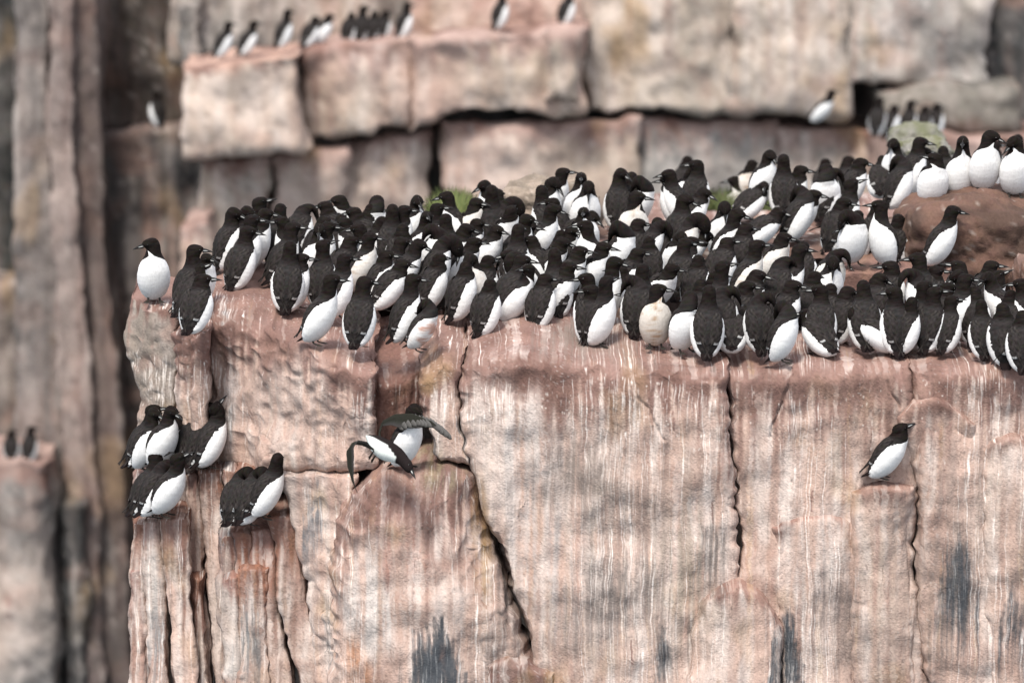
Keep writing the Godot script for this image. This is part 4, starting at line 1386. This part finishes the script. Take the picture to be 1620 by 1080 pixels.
	crowd(1156, 375, "h", 150, 110, "P5 L15", "dark-backed guillemot with bill right, just right of the flat-stretched bird")
	crowd(1200, 379, "u", 82, 90, "P8 ST1", "guillemot with bill right, just left of the tall profile bird above the front row")
	crowd(1148, 412, "t", 102, 90, "P15", "guillemot with bill right, behind and right of the lopsided-winged bird on the lip")
	crowd(1200, 426, "h", 150, 70, "P-15 L18", "dark-backed guillemot with bill right, behind and left of the hard-right preener on the lip")
	crowd(1109, 440, "h", 175, 178, "", "dark-backed guillemot head turned away, just left of the lopsided-winged bird on the lip")
	crowd(1123, 450, "t", 180, 178, "", "guillemot back to us on the lip with lopsided folded wing tips, centre right")
	crowd(1092, 460, "p", 35, 170, "", "guillemot turned away with only a big ruffled white belly showing, right of the stained bird")
	crowd(1156, 451, "p", 170, 90, "", "preening guillemot, just right of the lopsided-winged bird on the lip")
	crowd(1158, 482, "s", 178, 178, "", "low dark guillemot with hidden bill squeezed between two back-turned birds on the lip")
	crowd(1212, 460, "p", 180, 95, "", "guillemot back to us arching its neck hard right to preen, white edges both sides")
	crowd(1238, 474, "p", 80, -150, "", "preening guillemot, before and right of the hard-right preener on the lip")
	crowd(1269, 386, "t", 112, 90, "L5", "tall guillemot in profile above the front row, ragged white flank, silvery bill right")
	crowd(1241, 367, "h", 62, 85, "ST1 L7", "white-breasted guillemot with bill right, behind and left of the straight-down bill left of the slab")
	crowd(1271, 381, "h", 165, 160, "", "dark-backed guillemot head turned away, just right of the tall profile bird above the front row")
	crowd(1244, 405, "p", 160, 120, "", "preening guillemot, before and left of the tall profile bird above the front row")
	crowd(1320, 404, "u", 32, 5, "P-60", "guillemot with its bill pointing straight down, left of the red slab")
	crowd(1333, 393, "p", 25, 80, "ST1", "preening white-breasted guillemot, just right of the straight-down bill left of the slab")
	crowd(1298, 449, "u", 177, -85, "P-5", "guillemot back to us on the lip with its head turned fully left")
	crowd(1271, 489, "s", -150, -85, "", "squatting guillemot with bill pointing left, small among the front row")
	crowd(1316, 448, "h", 150, 160, "L18", "dark-backed guillemot head turned away, just right of the left-turned head on the lip")
	crowd(1349, 484, "s", -105, 100, "P22", "crouching guillemot with bill cocked up right and ragged white tail feathers below")
	crowd(1366, 442, "u", 178, 178, "", "dark-backed guillemot head turned away, before and left of the red slab")
	crowd(1390, 431, "h", 165, 110, "P-20", "dark-backed guillemot with bill right, just left of the red slab")
	crowd(1416, 453, "u", -170, -85, "", "guillemot with a clean white edge down its left side, bill to the left, front crowd")
	crowd(1443, 424, "p", -110, -85, "", "preening guillemot, before and left of the left-billed bird below the slab")
	crowd(1453, 399, "u", -150, -92, "", "guillemot below the red slab's middle with its bill pointing left")
	crowd(1464, 444, "u", 110, 90, "P10", "guillemot with bill right, behind and right of the curved-flank bird")
	crowd(1443, 469, "u", 118, 150, "S0.87", "guillemot with a curved white flank at its right, head turned away, front row right")
	crowd(1481, 453, "u", 150, 90, "P5", "dark-backed guillemot with bill right, behind and left of the wing-barred bird far right")
	crowd(1516, 412, "h", 178, -80, " L11", "dark-backed guillemot with bill left, behind and left of the stooping ruffled bird")
	crowd(1511, 428, "h", -60, -70, "P-25 L15", "white-breasted guillemot with bill left, just left of the stooping ruffled bird")
	crowd(1528, 432, "u", 95, 90, "", "guillemot with bill right, behind and right of the wing-barred bird far right")
	crowd(1563, 429, "u", -100, -70, "P-25 L6", "guillemot stooping left with ruffled back and torn-looking white throat, far right")
	crowd(1571, 412, "h", 105, 90, "P5 L6", "guillemot with bill right, directly behind the stooping ruffled bird")
	crowd(1586, 427, "h", 100, 90, "P35 L6", "guillemot pointing its bill steeply up at the foot of the brown boulder")
	crowd(1507, 467, "u", 150, 100, "P10 S0.88", "guillemot back to us with long white wing bar, bill up right, front row far right")
	crowd(1553, 473, "u", 180, 180, "S0.9", "guillemot square back to us at the far right lip, two white bars over crossed wingtips")
	crowd(1587, 478, "h", 178, 178, "W18", "dark-backed guillemot head turned away, just right of the square-backed far-right bird")
	crowd(1617, 440, "u", -120, -85, "", "guillemot with bill left, just right of the stooping ruffled bird")
	crowd(1618, 490, "h", 175, 178, "", "dark-backed guillemot head turned away, before and right of the square-backed far-right bird")
	crowd(1103, 252, "u", 160, -85, "", "guillemot looking left at the rear rim, white breast of its neighbour beside it")
	crowd(1095, 262, "h", 20, 150, "", "white-breasted guillemot head turned away, just left of the left-looking bird at the rear rim")
	crowd(1058, 267, "u", -110, -80, "", "guillemot with bill left, just right of the big arch-necked bird at the rear")
	crowd(1057, 277, "h", -120, -85, "", "guillemot with bill left, before and left of the left-looking bird at the rear rim")
	crowd(1118, 297, "h", 108, 70, "P-20 L14", "guillemot with bill right, behind and left of the downward bill at the rear")
	crowd(1082, 306, "u", 140, 80, "P-15", "guillemot with bill right, just left of the downward bill at the rear")
	crowd(1105, 335, "p", 75, 80, "ST1", "preening guillemot, behind and left of the flat-stretched bird")
	crowd(1050, 348, "p", 100, 80, "", "preening guillemot, behind and right of the rumpled bird with the head patch")
	crowd(1147, 317, "u", 18, 5, "P-60", "guillemot facing us with bill straight down, right of the rear rim group")
	crowd(1168, 330, "u", 60, 85, "P-10", "white-breasted guillemot with bill right, before and right of the downward bill at the rear")
	crowd(982, 265, "t", 178, 40, "P-20", "tall black-backed guillemot with bowed head at the rear rim, grass behind it")
	crowd(1000, 271, "h", 175, 170, "", "dark-backed guillemot head turned away, just left of the big arch-necked bird at the rear")
	crowd(1013, 277, "p", 65, -95, "", "large guillemot arching its neck left over a full white belly at the rear")
	crowd(1008, 302, "u", 2, 70, "ST1", "guillemot facing us with a dusty cream belly, brown head turned right, rear centre")
	crowd(978, 348, "p", 62, -100, "", "guillemot preening left with a bright white right side, centre of the crowd")
	crowd(1040, 343, "h", 175, 170, "", "dark-backed guillemot head turned away, just right of the bright-sided preener mid crowd")
	crowd(892, 265, "u", 62, 85, "P8", "guillemot standing highest at the rear beside the beige boulder, bill pointing right")
	crowd(920, 272, "u", 15, 0, "", "guillemot looking straight at the camera at the rear, right of the beige boulder")
	crowd(877, 279, "u", 62, 60, "P-45", "guillemot with bill aimed down at its breast before the beige boulder")
	crowd(856, 292, "u", -150, 178, "", "guillemot with back-turned head and white left side, before the beige boulder")
	crowd(932, 285, "u", 18, 5, "P-65", "guillemot pointing its bill straight down a full white breast at the rear")
	crowd(875, 312, "h", -110, -75, "", "guillemot with bill left, directly in front of the beige boulder")
	crowd(877, 322, "u", 72, 80, "P-15", "guillemot with bill right, before and right of the back-turned bird by the boulder")
	crowd(923, 327, "h", 10, 0, "", "white-breasted guillemot facing us, directly behind the broad-breasted left-facing bird")
	crowd(943, 335, "s", 75, 62, "P-25", "guillemot with bill right, behind and right of the broad-breasted left-facing bird")
	crowd(927, 348, "u", -40, -85, "", "guillemot facing left with a broad white breast, mid crowd")
	crowd(835, 338, "t", 80, 75, "P-10", "guillemot with bill right, behind and right of the slender dark neck mid crowd")
	crowd(840, 350, "h", 95, 85, "P-5 L16", "guillemot with bill right, just right of the slender dark neck mid crowd")
	crowd(840, 372, "h", -110, -80, " L6", "guillemot with bill left, before and right of the slender dark neck mid crowd")
	crowd(888, 363, "h", 178, 165, "P-15", "dark-backed guillemot head turned away, before and left of the broad-breasted left-facing bird")
	crowd(1218, 236, "u", 40, 35, "P-35", "guillemot with drooped bill and white breast at the rear, left of the tallest bird")
	crowd(1240, 243, "t", 180, 175, "P10", "tallest guillemot at the rear right, dark back to us, head straight up")
	crowd(1267, 261, "h", 110, 100, "", "guillemot with bill right, before and right of the tallest rear-right bird")
	crowd(1212, 287, "s", 130, 10, "P-50", "guillemot with bowed head and low dark body beside the tallest rear bird")
	crowd(1267, 292, "p", 100, -140, "", "guillemot preening its back at the rear right above brown soil, white belly right")
	crowd(1308, 258, "p", 10, 170, "", "preening white-breasted guillemot, behind and left of the half-open-winged bird")
	crowd(1322, 265, "p", 150, 100, "", "preening guillemot, behind and right of the preener above brown soil")
	crowd(1363, 249, "h", 110, 90, "P-5 L6", "guillemot with bill right, behind and right of the half-open-winged bird")
	crowd(1353, 282, "u", 130, 90, "P25 L10 W24", "guillemot with half-open wings and bill raised right, left of the brown boulder")
	crowd(1399, 247, "s", 170, 160, "", "dark-backed guillemot head turned away, just left of the dark preener at the boulder")
	crowd(1415, 218, "u", -30, -35, "P-30", "guillemot with down-turned bill rising behind the preener left of the boulder")
	crowd(1423, 244, "p", 110, -130, "", "large dark guillemot preening its shoulder at the brown boulder's left shoulder")
	crowd(1358, 332, "h", 170, 175, "", "dark-backed guillemot head turned away, before and left of the middle bird on the red slab")
	crowd(1387, 320, "h", 175, 175, "", "dark-backed guillemot head turned away, just left of the middle bird on the red slab")
	crowd(1422, 338, "h", 150, 170, "", "dark-backed guillemot head turned away, before and right of the middle bird on the red slab")
	crowd(1457, 216, "u", 110, 90, "P-5", "guillemot with bill right, just right of the down-turned bill left of the boulder")
	crowd(1462, 232, "h", 130, 95, "", "guillemot with bill right, behind and right of the dark preener at the boulder")
	crowd(1493, 230, "h", 175, 175, "", "dark-backed guillemot head turned away, before and right of the down-turned bill left of the boulder")
	crowd(475, 400, "h", 120, 90, "", "guillemot with bill right, before and right of the slim-necked back-turned bird at the left rim")
	crowd(610, 395, "h", 100, 90, "", "guillemot with bill right, before and left of the far-leaning bird")
	crowd(545, 400, "u", 120, 110, "", "guillemot with bill right, before and right of the cocked-bill bird behind the front pair")
	crowd(695, 400, "h", 120, 140, "", "guillemot with bill right, before and right of the large dipped-bill bird")
	crowd(1240, 330, "s", 110, 80, "P-5", "guillemot sitting low on brown soil under the preening bird at the rear right")
	crowd(1180, 352, "h", 150, 120, "", "dark-backed guillemot with bill right, behind and right of the flat-stretched bird")
	crowd(1010, 345, "h", 150, 120, "", "dark-backed guillemot with bill right, behind and left of the rumpled bird with the head patch")
	crowd(775, 440, "h", 140, 150, "", "guillemot head turned away, before and right of the belly-on bird with tucked bill")
	crowd(1105, 402, "h", 150, 160, "", "dark-backed guillemot head turned away, before and left of the flat-stretched bird")
	crowd(1132, 428, "h", 165, 120, "", "dark-backed guillemot with bill right, directly behind the lopsided-winged bird on the lip")
	crowd(1290, 428, "h", 160, 150, "", "dark-backed guillemot head turned away, directly behind the left-turned head on the lip")
	crowd(1342, 452, "h", 150, 120, "", "dark-backed guillemot with bill right, directly behind the croucher with ragged tail feathers")
	crowd(1182, 444, "h", 140, 100, "", "guillemot with bill right, behind and right of the ruffled white belly")
	crowd(1255, 442, "h", 120, 90, "", "guillemot with bill right, just left of the left-turned head on the lip")
	crowd(1500, 446, "h", 150, 100, "", "dark-backed guillemot with bill right, directly behind the wing-barred bird far right")
	crowd(1543, 452, "h", 165, 160, "", "dark-backed guillemot head turned away, behind and left of the square-backed far-right bird")
	crowd(1600, 458, "h", 170, 160, "", "dark-backed guillemot head turned away, behind and right of the square-backed far-right bird")
	crowd(1292, 300, "h", 100, 90, "L10", "guillemot with bill right, just right of the preener above brown soil")
	crowd(1335, 312, "h", 140, 100, "", "guillemot with bill right, before and left of the half-open-winged bird")
	crowd(1096, 374, "h", 120, 90, "L10", "guillemot with bill right, before and left of the downward bill at the rear")
	crowd(1012, 392, "h", 110, 90, "L10", "guillemot with bill right, before and left of the rumpled bird with the head patch")
	crowd(862, 432, "h", 150, 120, "", "dark-backed guillemot with bill right, before and right of the lower leaning twin")
	crowd(640, 410, "h", 110, 95, "L10", "guillemot with bill right, behind and left of the long-necked bird beside the preener")
	crowd(1410, 412, "h", 150, -90, "", "dark-backed guillemot with bill left, just right of the red slab")
	crowd(1480, 420, "h", 160, 90, "", "dark-backed guillemot with bill right, before and right of the left-billed bird below the slab")
	crowd(905, 356, "h", 60, 40, "", "white-breasted guillemot with bill right, just left of the broad-breasted left-facing bird")


func make_ledge_birds() -> void:
	var g := "guillemots on the narrow ledges of the near cliff"
	var top := "guillemots crowded on the cliff top"
	perched(243, 478, -1.22, "u", 5, -70, "P-8", "lone guillemot with plain white belly on the grey block at far left, head turned left", top)
	# on the red slab and the brown boulder
	perched(1352, 421, -1.68, "p", 25, -80, "", "guillemot on the red slab with head hidden and a broad white breast, leftmost there", top)
	perched(1392, 423, -1.66, "t", -62, -88, "L-4", "guillemot on the red slab facing left, white front and brown wings, middle of three", top)
	perched(1484, 424, -1.68, "u", 82, 92, "L8 P-5", "guillemot in clean profile before the brown boulder, back left and bill right", top)
	perched(1475, 326, -2.2, "h", 12, -85, "P5", "guillemot at left on the brown boulder, broad white belly, bill to the left", top)
	perched(1518, 318, -2.3, "t", 8, -5, "P-5", "guillemot on the brown boulder looking at the camera, slim white belly stained below", top)
	perched(1557, 304, -2.2, "u", 5, 80, "P-15", "guillemot on the brown boulder's crown, round white belly, blurred head turned right", top)
	perched(1606, 312, -2.15, "u", 2, -60, "P-35", "guillemot at right on the brown boulder with bill drooped left over its white front", top)
	# left ledges
	perched(222, 742, -1.0, "u", 105, 95, "L8 P15", "upper left ledge guillemot with its bill raised right above its companions' heads", g)
	perched(232, 744, -.92, "u", 75, 40, "L4 P-10", "upper left ledge guillemot at the ledge's outer end, slim white front behind a dark wing", g)
	perched(254, 742, -.85, "u", 62, 50, "L6 P-15", "upper left ledge guillemot with the widest white belly of the tight group", g)
	perched(282, 738, -.98, "h", 60, 70, "P-30", "upper left ledge guillemot peeping over with cream breast, in the gap of the group", g)
	perched(300, 738, -.92, "u", 135, 100, "L6 P20", "upper left ledge guillemot with raised bill, rear of the three pressed dark backs", g)
	perched(312, 740, -.86, "u", 135, 100, "L7 P10", "upper left ledge guillemot between two others, only head and dark back seen", g)
	perched(332, 741, -.76, "u", 112, 110, "L6 P55", "upper ledge guillemot nearest the wall, pointing its bill straight up at the sky", g)
	perched(228, 818, -.74, "u", 118, 95, "L10 P25", "lower left ledge guillemot with bill raised highest of its group of three", g)
	perched(242, 819, -.66, "p", 108, 100, "L6", "lower left ledge guillemot squeezed in the middle with tucked head", g)
	perched(262, 817, -.58, "u", 72, 85, "L10 P30", "lower left ledge guillemot at right with big white belly and feet on the ledge edge", g)
	perched(372, 833, -.46, "p", 150, 40, "L12", "headless-looking dark hump of a guillemot, leftmost of the trio on the small ledge", g)
	perched(392, 832, -.4, "p", 140, 40, "L12", "dark rounded back of a guillemot in the middle of the small-ledge trio", g)
	perched(418, 820, -.34, "u", 98, 170, "L8", "guillemot at the right of the small-ledge trio, white belly, face turned to the wall", g)
	perched(644, 741, .04, "u", 66, 50, "L3 P-30", "guillemot in the dark notch of the cliff behind the bird taking off", g)
	perched(1396, 757, .15, "h", 82, 92, "L14 P35", "lone plump guillemot on a tiny shelf of the right-hand cliff face, bill up", g)
	make_flier()


func make_flier() -> void:
	var o := thing("guillemot", "guillemot taking off from the notch with both wings spread and head down", "seabird", at(612, 712, 0.28))
	var fwd := Vector3(0.80, -0.42, 0.42).normalized()
	var up := Vector3(0.30, 0.80, -0.38)
	var right := up.cross(fwd).normalized()
	up = fwd.cross(right).normalized()
	o.transform.basis = Basis(right, up, fwd)
	# body: one loft from tail to crown, white below
	var s := [[-15.0, 0.6, 0.6, 0.3], [-13.0, 0.4, 3.0, 1.6], [-9.0, 0.0, 4.9, 4.2], [-4.0, -0.4, 6.2, 5.4], [1.0, -0.2, 6.4, 5.6], [6.0, 0.4, 5.2, 4.7], [9.6, 0.4, 3.9, 3.7], [13.0, -0.5, 3.3, 3.3], [16.0, -1.4, 2.9, 3.1], [18.2, -2.2, 1.9, 2.0], [19.2, -2.6, 0.4, 0.4]]
	var v := PackedVector3Array()
	var c := PackedColorArray()
	var cols := 29
	var rings := 41
	for i in rings:
		var f := 10.0 * i / (rings - 1)
		var k := mini(int(f), 9)
		var q := [0.0, 0.0, 0.0, 0.0]
		for m in 4:
			q[m] = cat(s[maxi(k - 1, 0)][m], s[k][m], s[k + 1][m], s[mini(k + 2, 10)][m], f - k)
		for j in cols:
			var a := TAU * j / (cols - 1)
			v.append(Vector3(sin(a) * maxf(q[2], 0.05), q[1] - cos(a) * maxf(q[3], 0.05), q[0]))
			var white := f < 5.6 and cos(a) > lerpf(-0.35, 0.35, smoothstep(3.5, 5.6, f))
			c.append(Color(0.80, 0.84, 0.80).lerp(Color(0.62, 0.72, 0.68), smoothstep(3.0, 0.5, f)) if white else Color(0.016, 0.0145, 0.0145))
	part("body", loft(scaled(v), c, rings, cols), look.plumage, o)
	part("bill", bill_mesh(), look.horn, o).transform = Transform3D(Basis(Vector3.RIGHT, deg_to_rad(18)), Vector3(0, -0.023, 0.178))
	for side: float in [-1.0, 1.0]:
		part("eye", eye_mesh(), look.eye, o).position = Vector3(side * 0.026, -0.006, 0.165)
		part("foot", foot_mesh(), look.horn, o).transform = Transform3D(Basis(Vector3.RIGHT, deg_to_rad(75)), Vector3(side * 0.03, -0.055, -0.06))
	var back := o.transform.affine_inverse()
	# wings: bone line given in the world, chord trailing behind
	spread_wing(o, [back * at(606, 702, .2), back * at(600, 684, .14), back * at(605, 666, .1), back * at(624, 656, .1), back * at(652, 655, .14), back * at(680, 664, .2), back * at(700, 680, .28)], (back.basis * Vector3(-0.2, -0.9, 0.3)).normalized(), 0.115, 0.4)
	spread_wing(o, [back * at(590, 712, .3), back * at(572, 704, .4), back * at(556, 702, .46), back * at(548, 714, .5), back * at(550, 738, .53), back * at(556, 760, .55), back * at(565, 780, .56)], (back.basis * Vector3(0.75, 0.3, -0.6)).normalized(), 0.075, 0.2)


func spread_wing(o: Node3D, bone: Array, chord: Vector3, wide: float, wrist: float) -> void:
	var curve := Curve3D.new()
	for k in bone.size():
		var tan_: Vector3 = (bone[mini(k + 1, bone.size() - 1)] - bone[maxi(k - 1, 0)]) * 0.17
		curve.add_point(bone[k], -tan_, tan_)
	var long := curve.get_baked_length()
	var v := PackedVector3Array()
	var c := PackedColorArray()
	var rows := 30
	var cols := 17
	for i in rows:      # arm, wrist and coverts: a flat teardrop section
		var t := float(i) / (rows - 1)
		var p := curve.sample_baked(t * long)
		var w := wide * (0.5 + 0.22 * sin(PI * t)) * (1.0 - smoothstep(0.6, 1.0, t) * 0.92) * lerpf(0.45, 1.0, smoothstep(wrist - 0.15, wrist + 0.12, t))
		var along := (curve.sample_baked(minf(t + 0.02, 1.0) * long) - curve.sample_baked(maxf(t - 0.02, 0.0) * long)).normalized()
		var nrm := chord.cross(along).normalized()
		for j in cols:
			var a := TAU * j / (cols - 1)
			v.append(p + chord * w * (0.44 - 0.5 * cos(a)) + nrm * sin(a) * 0.010 * (1.0 - 0.75 * t) * (0.6 + 0.4 * cos(a)))
			c.append(Color(0.022, 0.02, 0.019).lerp(Color(0.075, 0.072, 0.068), clampf(-cos(a), 0.0, 1.0) * 0.6))
	var wing := part("wing", loft(v, c, rows, cols), look.plumage, o)
	var feathers := 14 if wide > 0.08 else 0
	for k in feathers:
		var s := float(k) / (feathers - 1)
		var t := lerpf(wrist, 0.96, s)
		var p := curve.sample_baked(t * long) + chord * wide * 0.12 * (1.0 - s)
		var along := (curve.sample_baked(minf(t + 0.05, 1.0) * long) - curve.sample_baked((t - 0.05) * long)).normalized()
		var dir := chord.lerp(along, lerpf(0.45 if wide > 0.08 else 0.85, 0.95, s)).normalized()
		var len_ := wide * lerpf(0.85, 0.72, s) * (1.0 + 0.45 * smoothstep(0.75, 1.0, s))
		var nrm := along.cross(chord).normalized()
		var side := nrm.cross(dir).normalized()
		var fv := PackedVector3Array()
		var fc := PackedColorArray()
		for i in 9:
			var u := i / 8.0
			var w := 0.0165 * pow(maxf(1.0 - pow(u, 5.0), 0.01), 0.5)
			for j in 9:
				var a := TAU * j / 8.0
				fv.append(p + dir * len_ * u + side * cos(a) * w + nrm * (sin(a) * 0.0013 + 0.0016 * cos(a) - 0.008 * u * u))
				fc.append(Color(0.105, 0.10, 0.095).lerp(Color(0.03, 0.028, 0.027), clampf(u * 0.45 + 0.55 * cos(a), 0.0, 1.0)))
		part("flight_feather", loft(fv, fc, 9, 9), look.plumage, wing)


func make_far_birds() -> void:
	var g := "blurred guillemots on the far wall"
	perched(350, 92, -20.5, "u", 122, 90, "L8", "leftmost blurred guillemot on the far salmon block's upper ledge", g)
	perched(388, 90, -20.6, "u", 122, 90, "L12", "second blurred guillemot on the far salmon block's ledge, smaller and leaning right", g)
	perched(448, 76, -20.6, "t", 125, 120, "L2", "third blurred guillemot along the far ledge, upright with white right side", g)
	perched(486, 74, -21.0, "h", 140, 100, "L15", "dark low guillemot along the far ledge, right of the upright white-sided one", g)
	perched(508, 70, -21.1, "h", 100, 110, "L10", "blurred guillemot on the far ledge with white head-high patch facing right", g)
	perched(553, 68, -21.2, "h", 150, 160, "", "blurred dark back, first in the far ledge's close dark row", g)
	perched(571, 67, -21.2, "u", 165, 120, "", "blurred dark back, tallest in the far ledge's close dark row", g)
	perched(590, 66, -21.2, "h", 160, 160, "", "blurred dark back in the middle of the far ledge's close dark row", g)
	perched(606, 66, -21.2, "h", 150, 120, "", "blurred dark back, last low one of the far ledge's dark row", g)
	perched(640, 62, -21.1, "u", 122, 100, "", "blurred white-fronted guillemot closing the far ledge's dark row at right", g)
	perched(793, 46, -21.0, "u", 128, 110, "", "blurred guillemot alone at the top edge, left of two on the far ledge", g)
	perched(897, 42, -21.0, "u", 128, 110, "", "blurred guillemot alone at the top edge, right of two on the far ledge", g)
	perched(247, 200, -22.6, "u", -142, -120, "", "blurred guillemot in the shadowed recess of the far wall, left of the salmon block", g)
	perched(1293, 196, -20.0, "u", 75, 70, "L20 P20", "blurred guillemot stretching its white front right, at the far wall's dark joint", g)
	perched(1388, 214, -19.6, "u", 160, 140, "", "blurred dark guillemot, leftmost of the group under the far overhang", g)
	perched(1410, 216, -19.6, "h", 130, 60, "", "blurred dark guillemot second from left in the group under the far overhang", g)
	perched(1438, 218, -19.7, "u", 150, 100, "", "blurred upright dark guillemot in the middle of the group under the overhang", g)
	perched(1460, 218, -19.7, "h", 165, 120, "", "blurred low guillemot right of the middle under the far overhang", g)
	perched(1480, 214, -19.8, "h", 150, 60, "", "blurred guillemot at the right end of the group under the overhang", g)
	perched(18, 728, -21.5, "h", 178, 130, "", "blurred dark guillemot on the lower far-left ledge, left one", g)
	perched(46, 730, -21.5, "u", 165, 100, "", "blurred dark guillemot on the lower far-left ledge, right one", g)
	var r := "blurred guillemots on the rear terrace"
	crowd(1088, 246, "h", 170, 160, "Z-6.5", "blurred dark head behind the left-looking bird at the rear rim")
	crowd(1163, 278, "u", 3, -90, "Z-6.0 ST1", "blurred guillemot with dingy cream belly and bill left, on grass at the rear")
	crowd(1190, 252, "h", 15, 150, "Z-6.0 ST2", "blurred guillemot with a large brown-stained breast, beside the dingy cream one")
	crowd(1306, 250, "h", 160, 150, "Z-7", "blurred dark bird behind the rear right crowd, left of a pair")
	crowd(1342, 246, "h", 150, 120, "Z-7", "blurred dark bird behind the rear right crowd, right of a pair")
	crowd(1612, 212, "u", 160, 170, "Z-4.5", "blurred dark bird at the right edge beyond the brown boulder")
	crowd(1575, 222, "h", 150, 120, "Z-5.0", "blurred dark bird behind the white-bellied birds on the brown boulder")
